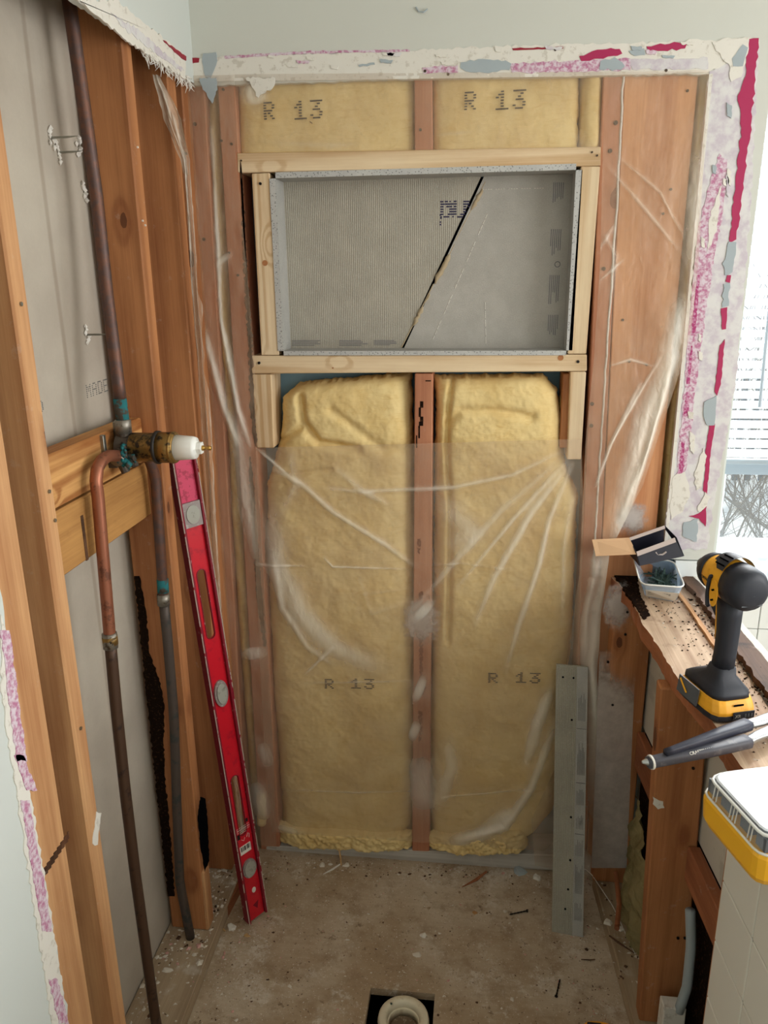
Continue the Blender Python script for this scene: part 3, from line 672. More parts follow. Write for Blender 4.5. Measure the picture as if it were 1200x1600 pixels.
# ------------------------------------------------------------------ plumbing
def arc(c, r, a0, a1, u, v, n=8):
    c = np.array(c, float); u = np.array(u, float); v = np.array(v, float)
    return [c + r * (math.cos(a) * u + math.sin(a) * v) for a in np.linspace(math.radians(a0), math.radians(a1), n)]
VC = np.array([-0.552, -0.452, 1.281])
VC = np.array([-0.520, -0.478, 1.290])
riser = empty('shower_riser_pipe', (VC[0], VC[1], VC[2]), 'tall tarnished copper riser rising from the valve past the top edge', 'pipe')
p0 = atY(187, 640, VC[1]); 
rp = [atX(105, -20, -0.560), atX(150, 300, -0.553), atX(166, 450, -0.545), np.array([VC[0], VC[1], VC[2] + 0.075])]
MB().tube(interp(rp, 14), 0.0118, 14).build('pipe', 'copper_old', riser, smooth=True)
top3 = np.array([VC[0], VC[1], VC[2]])
MB().tube([top3 + (0, 0, .045), top3 + (-0.001, .0, .09)], [0.0124, 0.0124], 14).build('green_corrosion', 'verdigris', riser, smooth=True)
MB().tube([top3 + (0, 0, .026), top3 + (0, 0, .05), top3 + (0, 0, .052)], [0.015, 0.015, .012], 14).build('coupling', 'solder', riser, smooth=True)
valve = empty('shower_valve', tuple(VC), 'brass shower valve with white plastic cap over its cartridge', 'valve')
m = MB(); m.tube([VC + (-.012, 0, 0), VC + (.02, 0, 0)], [0.026, 0.024], 14); m.tube([VC + (0, .03, .0), VC + (0, -.030, -.012)], 0.0155, 12)
m.tube([VC + (0, 0, -.032), VC + (0, 0, .028)], 0.014, 12); m.box(VC[0] - .03, VC[0] - .008, VC[1] - .025, VC[1] + .022, VC[2] - .035, VC[2] - .01)
m.tube([VC + (-.01, -.016, -.008), VC + (.004, -.016, -.045)], 0.009, 8); m.tube([VC + (0, .02, -.008), VC + (.004, .02, -.042)], 0.009, 8)
m.build('body', 'valve_dark', valve, smooth=False, bevel=0.001)
m = MB()
for k in range(46):
    r = random.Random(k); m.blob(VC + np.array([r.uniform(-.006, .022), -0.026 + r.uniform(-.018, .016), -0.008 + r.uniform(-.018, .018)]), r.uniform(.004, .009), k)
m.build('corrosion_crust', 'verdigris', valve, smooth=True)
m = MB(); m.tube([VC + (.006, -.016, -.010), VC + (.028, -.024, -.014)], [.008, .007], 8); m.build('stop_screw', 'verdigris', valve)
m = MB(); m.tube([VC + (.012, 0, 0), VC + (.016, 0, 0), VC + (.062, 0, 0), VC + (.064, 0, 0)], [.022, .027, .027, .029], 28); m.build('sleeve', 'brass_dirty', valve, smooth=True)
m = MB(); m.tube([VC + (.060, 0, 0), VC + (.061, 0, 0), VC + (.066, 0, 0), VC + (.067, 0, 0)], [.0275, .0310, .0310, .0275], 28); m.build('rubber_ring', 'rubber', valve, smooth=True)
m = MB(); m.tube([VC + (.066, 0, 0), VC + (.098, 0, 0), VC + (.099, 0, 0)], [.0285, .0285, .024], 28)
m.tube([VC + (.090, 0, 0), VC + (.091, 0, 0), VC + (.094, 0, 0), VC + (.095, 0, 0)], [.0285, .0298, .0298, .0285], 28); m.build('bonnet', 'brass_dirty', valve, smooth=True)
m = MB(); m.tube([VC + (.096, 0, 0), VC + (.097, 0, 0), VC + (.132, 0, 0), VC + (.137, 0, 0), VC + (.137, 0, 0)], [.0225, .024, .0212, .0195, .016], 28); m.build('plastic_cap', 'white_plastic', valve, smooth=True)
m = MB(); m.tube([VC + (.136, 0, 0), VC + (.1365, 0, 0), VC + (.1365, 0, 0), VC + (.139, 0, 0)], [.0165, .0165, .0165, .013], 8); m.tube([VC + (.137, 0, 0), VC + (.148, 0, 0)], .012, 6); m.build('plastic_nut', 'white_plastic', valve, bevel=0.0006)
m = MB(); m.tube([VC + (.146, 0, 0), VC + (.152, 0, 0), VC + (.153, 0, 0), VC + (.158, 0, 0), VC + (.159, 0, 0), VC + (.165, 0, 0)], [.005, .005, .0028, .0028, .0045, .004], 10); m.build('stem', 'brass', valve, smooth=True)
m = MB(); m.box(-0.546, -0.538, VC[1] + .01, VC[1] + .02, VC[2] - .01, VC[2] + .045); m.box(-0.546, -0.538, VC[1] - .046, VC[1] - .036, VC[2] - .012, VC[2] + .03); m.build('bracket', 'zinc', valve, bevel=.001)

hot = empty('hot_water_pipe', (-0.53, -0.60, 0.02), 'bent copper pipe curving from the valve down to the floor at left', 'pipe')
e0 = VC + (0, -.028, -.012)
bend = [e0] + [atX(a_, b_, VC[0] + .001) for a_, b_ in ((182, 712), (170, 712), (160, 718), (152, 732), (150, 752))]
low = [atX(153, 775, VC[0] + .001), atX(172, 1000, VC[0] + .0), atX(181, 1100, -0.520), atX(196, 1240, -0.522), atX(212, 1370, -0.525), atX(244, 1600, -0.530)]
endp = low[-1] + (low[-1] - low[-2]) * 0.15
MB().tube(interp(bend + [low[0], low[1]], 40), 0.0108, 14).build('pipe', 'copper_bright', hot, smooth=True)
MB().tube(interp(low[1:] + [np.array([endp[0], endp[1], 0.036])], 26), 0.0108, 14).build('pipe', 'copper_dark', hot, smooth=True)
a, b = low[1], low[1] + (low[2] - low[1]) * 0.12
MB().tube([a + (0, 0, .014), a + (0, 0, .013), b, b - (0, 0, .001)], [.011, .0135, .0135, .011], 14).build('coupling', 'solder', hot, smooth=True)
MB().tube([a + (0, 0, .008), a + (0, 0, -.008)], [.0139, .0139], 14).build('coupling_band', 'brass_dirty', hot, smooth=True)
MB().tube([e0 + (0, .004, 0), e0 + (0, -.014, -.003)], [.0135, .0135], 12).build('elbow_collar', 'solder', hot, smooth=True)
cold = empty('cold_water_pipe', (-0.54, -0.366, 0.02), 'dull grey-brown pipe running down the stud behind the red level', 'pipe')
cp = [VC + (0, .030, -.006), VC + (-.003, .085, -.010)] + [atY(243, 745, -0.366), atY(250, 850, -0.366), atY(256, 940, -0.366)]
MB().tube(interp(cp, 18), 0.0108, 12).build('pipe', 'copper_old', cold, smooth=True)
cq = [atY(256, 940, -0.366), atY(262, 1000, -0.366), atY(272, 1120, -0.366), atY(276, 1250, -0.366), atY(281, 1380, -0.367), atY(299, 1476, -0.367)]
cq[-1][2] = 0.036
MB().tube(interp(cq, 22), 0.0108, 12).build('pipe', 'pipe_grey', cold, smooth=True)
MB().tube([atY(254, 905, -0.366), atY(255, 925, -0.366)], .0122, 12).build('green_corrosion', 'verdigris', cold, smooth=True)
MB().tube([atY(255, 928, -0.366), atY(256, 945, -0.366)], .0136, 12).build('coupling', 'solder', cold, smooth=True)

# ------------------------------------------------------------------ back wall framing (faces at y = 0)
YB = 0.089
def bstud(px4, mat, label, name='wall_stud', cat='wood stud', y0=0.0, y1=YB, bevel=0.002):
    return tag(slab(name, px4, y0, y1, mat, bevel=bevel), label, cat)
A = bstud([(361, 1336), (388, 1336), (318, 118), (290, 118)], 'pink_wood_z', 'corner stud of the back wall, leftmost, under loose plastic')
B = bstud([(408, 1334), (438, 1332), (366, 118), (339, 118)], 'pink_wood_z', 'back-wall stud left of the wall niche, its right edge gouged')
Cc = bstud([(644, 1331), (671, 1331), (676, 584), (648, 584)], 'pink_wood_z', 'centre stud running down from the niche between yellow insulation batts')
Ct = bstud([(648, 235), (676, 234), (675, 118), (647, 119)], 'pink_wood_z', 'short stub of stud between the two top insulation panels')
Dd = bstud([(888, 1337), (916, 1338), (974, 113), (943, 114)], 'pink_wood_z', 'pinkish back-wall stud directly right of the wall niche')
E_ = bstud([(917, 1338), (978, 1340), (1092, 110), (976, 112)], 'pink_plank_z', 'wide pale board beside the right stud, under hanging plastic', 'wide_plank', 'wood plank', 0.004)
bp = tag(slab('base_plate', [(414, 1337), (892, 1362), (892, 1337), (416, 1322)], -0.001, YB, 'grey_wood_x'), 'whitened plate on the floor along the back wall', 'wood plate')
bp.location.y -= 0.0
nails(B, [atY(a, b, 0) for a, b in ((349, 140), (346, 220), (362, 225), (372, 430), (358, 395))])
nails(Ct, [atY(657, 203, 0)]); nails(Dd, [atY(a, b, 0) for a, b in ((962, 192), (943, 420), (925, 631), (924, 665), (953, 236))], r=0.0045)
nails(A, [atY(a, b, 0) for a, b in ((319, 374), (305, 194), (345, 620))], r=0.004)
nails(E_, [atY(a, b, 0.004) for a, b in ((1048, 296), (1036, 334), (983, 565), (1010, 570), (973, 500), (1074, 142))], r=0.0028)
st = MB()                  # dark cracked split in the centre stud
for k, (a, b, w, h) in enumerate(((659, 632, 3, 6), (656, 644, 2, 9), (659, 655, 3, 5), (658, 662, 4, 4), (655, 675, 1.6, 12), (651, 690, 1, 12), (669, 595, 5, 1))):
    q = atY(a, b, 0); w *= .00125; h *= .00125; st.box(q[0] - w, q[0] + w, -0.0008, 0.001, q[2] - h, q[2] + h)
st.build('split', 'rot_black', Cc)
facepatch_Y(B, [(376, 250), (380, 300), (386, 420), (394, 520), (396, 640), (402, 690), (399, 700), (391, 640), (388, 540), (380, 400)], 0, 'rotten_wood_y', 'gouged_edge', 8, 0.003)
facepatch_Y(B, [(391, 712), (397, 760), (402, 830), (410, 930), (416, 1010), (412, 1010), (402, 940), (395, 830), (389, 740)], 0, 'rotten_wood_y', 'gouged_edge', 9, 0.002)
cl = MB()                  # pale filler line in the joint beside the plank
pts = [atY(a, b, 0) for a, b in interp([(974, 114), (970, 200), (963, 330), (956, 440), (947, 560), (938, 700), (932, 800), (926, 900)], 60)]
rnd = random.Random(2)
pts = [p + np.array([rnd.uniform(-.0012, .0012), 0.0, 0]) for p in pts]
cl.tube(pts, 0.0026, 6); cl.build('filler_bead', 'plaster', Dd, smooth=True)

for _k, _p in enumerate(([(652, 950), (656, 950), (661, 1000), (660, 1060), (656, 1060), (655, 1000)], [(648, 1072), (660, 1068), (666, 1074), (662, 1084), (652, 1088)], [(654, 1110), (660, 1112), (659, 1150), (655, 1160)],
                     [(650, 1186), (662, 1182), (664, 1196), (656, 1204), (651, 1198)], [(652, 842), (657, 840), (656, 866), (652, 862)], [(655, 926), (661, 924), (660, 936), (656, 937)])):
    facepatch_Y(Cc, _p, 0, 'rust_brown', 'rust_stain', 40 + _k, .0022, .0012, .004)
# niche framing, new lumber
def nboard(px4, mat, label, y0=-0.001, y1=0.088):
    return tag(slab('niche_lumber', px4, y0, y1, mat, bevel=0.0018), label, 'lumber')
n1 = nboard([(371, 270), (939, 259), (939, 229), (370, 239)], 'new_wood_x', 'new pale horizontal beam across the top of the niche')
n2 = nboard([(393, 584), (917, 580), (917, 554), (392, 556)], 'new_wood_x', 'new pale horizontal sill beam under the niche')
n3 = nboard([(408, 555), (436, 555), (421, 270), (393, 271)], 'new_wood_z', 'new pale upright framing the niche\'s left side')
n4 = nboard([(887, 553), (916, 553), (938, 260), (908, 260)], 'new_wood_z', 'new pale upright framing the niche\'s right side')
n5 = nboard([(401, 700), (428, 700), (424, 585), (394, 585)], 'new_wood_z', 'short new block hanging below the niche sill\'s left end')
n6 = nboard([(886, 718), (908, 718), (916, 581), (891, 581)], 'new_wood_z', 'short new block hanging below the niche sill\'s right end')
n7 = tag(slab('backing_stud', [(874, 700), (887, 700), (894, 584), (880, 584)], 0.012, 0.088, 'old_wood_z'), 'dark reddish stud strip behind the block at the sill\'s right end', 'wood stud')
nails(n1, [atY(a, b, -.001) for a, b in ((377, 251), (925, 238), (933, 243))], r=.002)
nails(n2, [atY(a, b, -.001) for a, b in ((405, 567), (903, 565))], 'screw_black', .0035)
nails(n3, [atY(407, 287, -.001)], 'screw_black', .0032)
for nb, (a, b) in ((n3, (414, 411)), (n2, (876, 559)), (n2, (520, 575))):
    q = atY(a, b, -0.001); MB().tube([q + (0, .001, 0), q + (0, -.0005, 0)], .0065 if a != 520 else .002, 14).build('knot', 'old_wood_y', nb)

# niche box
nz0, nz1, nx0, nx1, nyb = 1.4245, 1.802, -0.330, 0.325, 0.070
nb_ = empty('niche_box', (0, 0, 1.4), 'grey cement-board niche box, its back panel crossed by a diagonal gap', 'wall niche')
def cpanel(x0, x1, y0, y1, z0, z1, mat='cement_side'):
    m = MB(); m.box(x0, x1, y0, y1, z0, z1)
    m.m = [1, 0, 0, 0, 0, 0]
    return m.build('side_panel', [mat, 'cement_edge'], nb_)
cpanel(nx0 - .014, nx0, -0.003, nyb, nz0 - .0, nz1 + .0)
cpanel(nx1, nx1 + .0135, -0.001, nyb, nz0 - .0, nz1 + .0)
cpanel(nx0 + .0, nx1 + .0, -0.002, nyb, nz1 + .0003, nz1 + .0125)
cpanel(nx0 + .0, nx1 + .0, -0.004, nyb, nz0 - .0105, nz0 - .0003)
ct, cb = atY(757, 284, nyb), atY(626, 543, nyb)
gw = 0.0035
lft = [(nx0 - .01, nz0 - .01), (cb[0] - gw, nz0 - .01), (ct[0] - gw, nz1 + .01), (nx0 - .01, nz1 + .01)]
rgt = [(cb[0] + gw, nz0 - .01), (nx1 + .01, nz0 - .01), (nx1 + .01, nz1 + .01), (ct[0] + gw, nz1 + .01)]
bpL = poly_prism('back_panel', lft, 'y', nyb, nyb + .012, 'cement_rough', nb_)
bpR = poly_prism('back_panel', rgt, 'y', nyb - .001, nyb + .011, 'cement_smooth', nb_)
poly_prism('gap_backing', [(cb[0] - .03, nz0), (cb[0] + .03, nz0), (ct[0] + .03, nz1), (ct[0] - .03, nz1)], 'y', nyb + .0125, nyb + .0135, 'hole_black', nb_)
caulk = MB(); rnd = random.Random(5)
for (s, e, w) in ((0.42, 0.60, .007), (0.04, 0.16, .005), (0.66, 0.72, .003), (0.74, 0.86, .006)):
    pp = []
    for t in np.linspace(s, e, 9):
        q = ct * (1 - t) + cb * t; pp.append((q[0] + .004 + rnd.uniform(-.002, .002), nyb - .0005, q[2]))
    caulk.tube(pp, [w * x * rnd.uniform(.7, 1.1) for x in (.3, .8, 1, 1, .9, 1, .9, .7, .3)], 8)
caulk.build('caulk_smear', 'caulk', nb_, smooth=True)
cable = MB()
for (s, e, dx) in ((0.0, 0.34, .0018), (0.36, 0.58, .004), (0.6, 1.0, .002)):
    q0, q1 = ct * (1 - s) + cb * s, ct * (1 - e) + cb * e
    cable.tube([(q0[0] + dx, nyb - .0, q0[2]), (q1[0] + dx, nyb - .0, q1[2])], .0016, 6)
cable.build('gap_wire', 'caulk', nb_)
ln = MB()
for (a, b, c, d) in ((765, 326, 672, 540), (758, 470, 759, 540), (750, 296, 855, 294)):
    p, q = atY(a, b, nyb - .0015), atY(c, d, nyb - .0015); n_ = 26
    for k in range(n_):
        if (k * 7) % 5 == 0: continue
        u, v = p + (q - p) * k / n_, p + (q - p) * (k + .75) / n_; ln.tube([u, v], .0007, 4)
ln.build('scratch', 'sticker_white', bpR)
# prints on the boards
def printlines(px, py, w, h, rows, vertical, y, parent, seed=0, mat='ink_faint'):
    rr = random.Random(seed); m = MB()
    for k in range(rows):
        t = (k + .5) / rows; L = rr.uniform(.55, 1.0)
        if vertical: a, b = atY(px + w * t, py, y), atY(px + w * t, py + h * L, y)
        else: a, b = atY(px, py + h * t, y), atY(px + w * L, py + h * t, y)
        wd = 0.0007
        if vertical: m.box(min(a[0], b[0]) - wd, min(a[0], b[0]) + wd, y - .0003, y + .001, min(a[2], b[2]), max(a[2], b[2]))
        else: m.box(min(a[0], b[0]), max(a[0], b[0]), y - .0003, y + .001, a[2] - wd, a[2] + wd)
    return m.build('print', mat, parent)
yr = nyb - .001
for i, (x, y, w, h) in enumerate(((864, 285, 18, 34), (860, 358, 18, 44), (858, 430, 17, 46), (856, 492, 17, 38))): printlines(x, y, w, h, 6, True, yr, bpR, i)
for i, (x, y, w, h) in enumerate(((456, 531, 55, 10), (530, 531, 46, 10), (584, 531, 42, 9))): printlines(x, y, w, h, 4, False, nyb, bpL, 10 + i)
q = atY(871, 413, yr); MB().tube([q + (.006 * math.cos(t), 0, .006 * math.sin(t)) for t in np.linspace(0, 6.28, 16)], .0007, 4).build('print', 'ink_faint', bpR)
o = dots('n', atY(688, 341, nyb), (1, 0, 0), (0, 0, 1), (0, -1, 0), .037, .038, .0, (1.0, .55), seed=3); 
o.v += []; 
b0 = len(o.v)
o2 = dots('u', atY(714, 341, nyb), (1, 0, 0), (0, 0, 1), (0, -1, 0), .028, .038, .0, (1.0, .55), seed=4); o.add(o2.v, o2.f)
for (a, b) in ((688, 336), (689, 341), (688, 347), (688, 351)):
    q = atY(a, b, nyb); o.box(q[0] - .0015, q[0] + .0018, nyb - .0006, nyb + .001, q[2] - .0016, q[2] + .0016)
o.build('print', 'ink_blue', bpL)

# ------------------------------------------------------------------ insulation
def r13(parent, px, py, px2, yb, fn=None, h=.037, s=0, mat='ink'):
    a = atY(px, py, yb); w = .023
    mm = dots('R', a, (1, 0, .02), (0, 0, 1), (0, -1, 0), w, h, 0, (1.25, .5), seed=s + 1)
    b = atY(px2, py, yb); m2 = dots('13', b, (1, 0, .02), (0, 0, 1), (0, -1, 0), w * 1.1, h * 1.05, .010, (1.25, .5), seed=s + 2)
    mm.add(m2.v, m2.f)
    return mm.build('print', mat, parent)
itl = tag(batt('insulation_batt', [(368, 112), (370, 246)], [(650, 112), (650, 246)], 0.012, 110, 60, 0.006, 'wool', seed=1, depth=.03, amp=.004, power=14), 'yellow insulation at the top left, above the niche beam', 'insulation')
itr = tag(batt('insulation_batt', [(674, 112), (674, 246)], [(908, 108), (906, 240)], 0.012, 100, 60, 0.006, 'wool', seed=2, depth=.03, amp=.004, power=14), 'yellow insulation at the top right, above the niche beam', 'insulation')
its = tag(batt('insulation_batt', [(908, 108), (904, 240)], [(946, 108), (942, 240)], 0.012, 20, 60, 0.012, 'wool', seed=3, depth=.04, amp=.006, power=3), 'narrow upright tuft of insulation at the top right corner above the beam', 'insulation')
r13(itl, 413, 188, 461, 0.002, s=1); r13(itr, 726, 173, 775, 0.002, s=5)
q = atY(484, 190, 0.002); MB().tube([q, q + (.006, -.001, -.004)], .0008, 5).build('staple', 'rotten_wood_y', itl)
lb = tag(batt('insulation_batt', [(462, 600), (437, 624), (436, 665), (428, 706), (412, 760), (414, 900), (424, 1100), (436, 1240), (438, 1312)],
              [(640, 583), (642, 620), (645, 700), (648, 900), (646, 1100), (645, 1240), (644, 1316)], 0.018, 170, 400, 0.022, 'wool', seed=4, depth=.05, amp=.008, power=7,
              creases=(([(470, 622), (476, 660), (500, 690), (560, 700)], .010, .018), ([(437, 690), (470, 668)], .008, .016), ([(520, 640), (600, 700), (644, 700)], .012, .008), ([(400, 742), (450, 740), (520, 730)], .005, .006))),
         'tall yellow insulation batt filling the bay left of the centre stud', 'insulation')
rb = tag(batt('insulation_batt', [(676, 588), (680, 640), (678, 700), (677, 900), (672, 1100), (671, 1240), (671, 1316)],
              [(850, 586), (874, 612), (882, 660), (884, 720), (906, 780), (902, 880), (896, 1000), (884, 1160), (868, 1270), (830, 1316)], 0.018, 170, 400, 0.022, 'wool', seed=5, depth=.05, amp=.008, power=7,
              creases=(([(706, 590), (700, 640), (698, 700), (704, 800), (700, 1000)], .007, .014), ([(700, 660), (720, 640), (780, 640), (830, 650)], .010, .010))),
         'tall yellow insulation batt filling the bay right of the centre stud', 'insulation')
# paler tuft in front along the lower-left of the right batt
r13(lb, 508, 1076, 549, -0.014, s=9, h=.029); r13(rb, 763, 1067, 806, -0.014, s=13, h=.029)
tb = tag(batt('insulation_tuft', [(876, 620), (878, 690)], [(889, 622), (884, 690)], 0.03, 12, 30, .01, 'wool_deep', seed=7, depth=.02), 'small darker insulation tuft tucked beside the sill\'s right block', 'insulation')
for k, (L, R, lab) in enumerate((([(428, 1290), (436, 1322)], [(646, 1304), (644, 1328)], 'ragged insulation edge spilling out at the foot of the left bay'),
                                 ([(668, 1306), (668, 1328)], [(820, 1296), (828, 1332)], 'ragged insulation edge spilling out at the foot of the right bay'))):
    tag(batt('insulation_tuft', L, R, -0.004, 120, 26, 0.022, 'wool', seed=20 + k, depth=.02, amp=.014, power=3, rough=.008, scale=30), lab, 'insulation')
tag(batt('insulation_strip', [(318, 118), (350, 640), (366, 900), (388, 1240)], [(340, 118), (368, 640), (388, 900), (408, 1240)], 0.03, 16, 300, .012, 'wool_deep', seed=9, depth=.03, amp=.012, power=2), 'narrow insulation strip between the two leftmost back studs', 'insulation')
tag(batt('insulation_strip', [(1089, 112), (1075, 330), (1058, 520), (1038, 700), (1030, 830)], [(1112, 112), (1102, 330), (1096, 480), (1080, 640), (1060, 830)], 0.034, 18, 260, .016, 'wool', seed=10, depth=.03, amp=.008, power=8), 'insulation strip showing between the wide plank and the torn drywall edge', 'insulation')
batt_low = tag(batt('insulation_clump', [(398, 1240), (400, 1290)], [(418, 1235), (418, 1292)], 0.0, 20, 30, .02, 'wool', seed=12, depth=.03, amp=.014, power=2, rough=.006), 'small yellow insulation clump at the foot of the left corner studs', 'insulation')

# ------------------------------------------------------------------ plastic film
def gatherR(X, Z): return 0.0
film_top = film('plastic_film', [(366, 116), (367, 180), (369, 238)], [(944, 112), (943, 180), (941, 230)], -0.016, 420, 80,
     [([(330, 120), (345, 165), (330, 200)], .010, .003, .25), ([(395, 128), (400, 165)], .016, .002, .35), ([(300, 122), (322, 150), (326, 130)], .012, .002, .3), ([(676, 212), (740, 206)], .003, .002, .12),
      ([(390, 222), (520, 228), (560, 226)], .005, .003, .12), ([(900, 200), (905, 232), (935, 232)], .010, .004, .12), ([(1000, 180), (1040, 240)], .004, .002, .1)],
     seed=1, base=-.03)
tag(film_top, 'clear plastic film strip stapled across the top of the opening', 'plastic sheet')
radial = [([(882, 712), (780, 800), (690, 900), (640, 960)], .006, .004, .16), ([(884, 720), (800, 812), (712, 920)], .004, .006, .22), ([(888, 726), (830, 800), (772, 900), (740, 980)], .006, .008, .26),
          ([(892, 730), (858, 810), (842, 880), (812, 970), (790, 1050)], .005, .007, .26), ([(880, 705), (800, 742), (705, 762), (560, 768), (500, 762)], .004, .004, .2), ([(896, 760), (880, 860), (878, 980)], .005, .004, .15),
          ([(420, 730), (470, 755), (520, 800), (600, 850), (650, 888)], .005, .006, .25), ([(520, 730), (570, 770), (610, 790)], .006, .005, .16), ([(400, 700), (450, 742)], .003, .003, .25),
          ([(425, 800), (432, 880), (470, 960), (520, 1010), (600, 1048)], .020, .008, .26), ([(425, 860), (440, 950), (480, 1010), (520, 1040)], .006, .005, .18), ([(475, 1055), (520, 1010)], .003, .004, .2),
          ([(505, 870), (520, 885), (640, 890)], .0022, .003, .22), ([(400, 882), (480, 884)], .002, .002, .15), ([(470, 1068), (640, 1064)], .0022, .002, .14), ([(660, 885), (720, 880), (800, 890)], .002, .002, .08),
          ([(655, 830), (655, 1000)], .024, -.002, -.05), ([(655, 950), (668, 960)], .020, .002, .38), ([(648, 1075), (662, 1080)], .020, .002, .42), ([(640, 1140), (655, 1145)], .016, .002, .30), ([(655, 1180), (662, 1270)], .026, .002, .26),
          ([(690, 780), (735, 830), (700, 860)], .020, .003, .18), ([(700, 1150), (705, 1200), (690, 1260)], .014, .003, .20),
          ([(862, 1072), (840, 1130), (820, 1200)], .010, .009, .30), ([(868, 1130), (830, 1230), (790, 1290), (720, 1312)], .008, .010, .32), ([(800, 1262), (760, 1300), (700, 1316)], .016, .004, .28),
          ([(440, 1234), (560, 1238), (640, 1236)], .002, .002, .14), ([(690, 1246), (830, 1232)], .0022, .002, .14), ([(560, 900), (580, 960), (640, 940)], .004, .004, .08), ([(560, 930), (640, 920)], .003, .003, .08), ([(440, 800), (460, 760), (452, 700)], .008, .004, .14),
          ([(430, 1290), (470, 1300)], .01, .004, .2)]
film_c = film('plastic_film', [(400, 700), (398, 760), (398, 860), (404, 1000), (414, 1180), (424, 1300)], [(908, 686), (912, 800), (906, 1000), (893, 1160), (880, 1300), (850, 1330)], -0.026, 520, 640, radial, seed=2, amp=.004,
             base=0.0)
# trim the top to the real cut line: straight at the left, rising towards the right stud
me = film_c.data; tag(film_c, 'large clear plastic sheet with radiating creases over the lower insulation', 'plastic sheet')
film_l = film('plastic_film', [(290, 118), (296, 240), (300, 400), (312, 560), (326, 720), (344, 900), (362, 1100), (384, 1310)], [(366, 117), (368, 240), (384, 400), (398, 560), (404, 720), (412, 900), (424, 1100), (432, 1328)], -0.020, 130, 560,
     [([(330, 200), (345, 500), (372, 640), (392, 700)], .004, .006, .3), ([(320, 520), (350, 640), (370, 690)], .006, .008, .35), ([(365, 640), (380, 760), (400, 880)], .012, .008, .2), ([(395, 1010), (400, 1030)], .018, .006, .3),
      ([(398, 880), (440, 890)], .003, .002, .2), ([(410, 1160), (420, 1200)], .014, .005, .2), ([(345, 400), (352, 410)], .012, .004, .2), ([(400, 1220), (414, 1280)], .014, .006, .25)], seed=3, amp=.006, base=0.03)
tag(film_l, 'narrow clear plastic film over the back studs left of the niche', 'plastic sheet')
# twisted rope of film running down the corner stud of the left wall
rope = []
pxs = interp([(246, 118), (262, 160), (280, 215), (292, 250), (298, 330), (306, 450), (316, 560), (324, 680), (332, 820), (342, 960), (356, 1100), (374, 1260), (386, 1330)], 420)
wid = np.interp(np.linspace(0, 1, 420), [0, .06, .12, .3, .6, 1], [.004, .020, .009, .009, .010, .008])
V = []; Fd = []
nu = 22
for i, (a, b) in enumerate(pxs):
    t = i / 419; yy = -0.148 + 0.04 * min(1, t * 1.2)
    c = atY(a, b, yy)
    for j in range(nu):
        u = j / (nu - 1) * 2 - 1
        n_ = float(fbm(np.array(u * 3 + 5), np.array(t * 26), 3, 4)) - .5
        V.append((c[0] + u * wid[i] + n_ * .006, c[1] - 0.008 * math.cos(u * 5 + n_ * 6 + t * 9) - .004, c[2])); Fd.append(-0.02 + 0.26 * max(0, math.cos(u * 6 + n_ * 8 + t * 14)) + 0.22 * max(0, 1 - t * 2.4))
tag(link('plastic_film', V, grid_faces(nu, 420), 'poly_film', smooth=True, fold=np.clip(Fd, 0, 1)), 'gathered rope of plastic hanging down the left corner of the opening', 'plastic sheet')
# right hand drape: tight at the top right, pulled into a gather above the ledge, flaring to the floor
film_r = film('plastic_film', [(944, 112), (942, 240), (938, 400), (928, 560), (915, 690), (910, 800), (905, 900), (884, 1040), (868, 1200), (830, 1280), (836, 1352)],
              [(1108, 110), (1100, 240), (1092, 400), (1080, 520), (1056, 600), (1004, 760), (952, 860), (938, 960), (932, 1060), (950, 1200), (944, 1380)], -0.030, 200, 700,
     [([(1062, 470), (1040, 570), (1006, 660), (978, 760), (962, 850)], .012, .010, .42), ([(1050, 560), (1010, 700), (972, 800)], .005, .008, .35), ([(1000, 600), (955, 690), (930, 760)], .0025, .004, .3), ([(1030, 560), (950, 700)], .002, .003, .25),
      ([(1035, 620), (1010, 700), (985, 790)], .003, .005, .3), ([(955, 860), (935, 940), (925, 1040), (935, 1200), (940, 1370)], .010, .012, .30), ([(930, 880), (915, 960), (910, 1040)], .006, .012, .25), ([(940, 850), (930, 900)], .014, .008, .2),
      ([(930, 400), (960, 350)], .003, .002, .15), ([(950, 260), (1010, 330), (1060, 390)], .003, .003, .14), ([(960, 240), (1030, 300), (1068, 370)], .0025, .003, .12), ([(940, 360), (962, 400), (950, 470)], .004, .003, .12), ([(952, 572), (985, 562), (1020, 572)], .0018, .002, .2),
      ([(935, 440), (975, 405)], .002, .002, .16), ([(922, 960), (930, 1120), (915, 1300)], .018, .006, .16), ([(868, 1300), (905, 1340), (930, 1376)], .02, .006, .2), ([(1088, 240), (1084, 330), (1078, 420)], .010, .003, .16)],
     seed=5, amp=.006, base=0.02)
tag(film_r, 'clear plastic drape gathered in a pale diagonal fold at the right of the opening', 'plastic sheet')

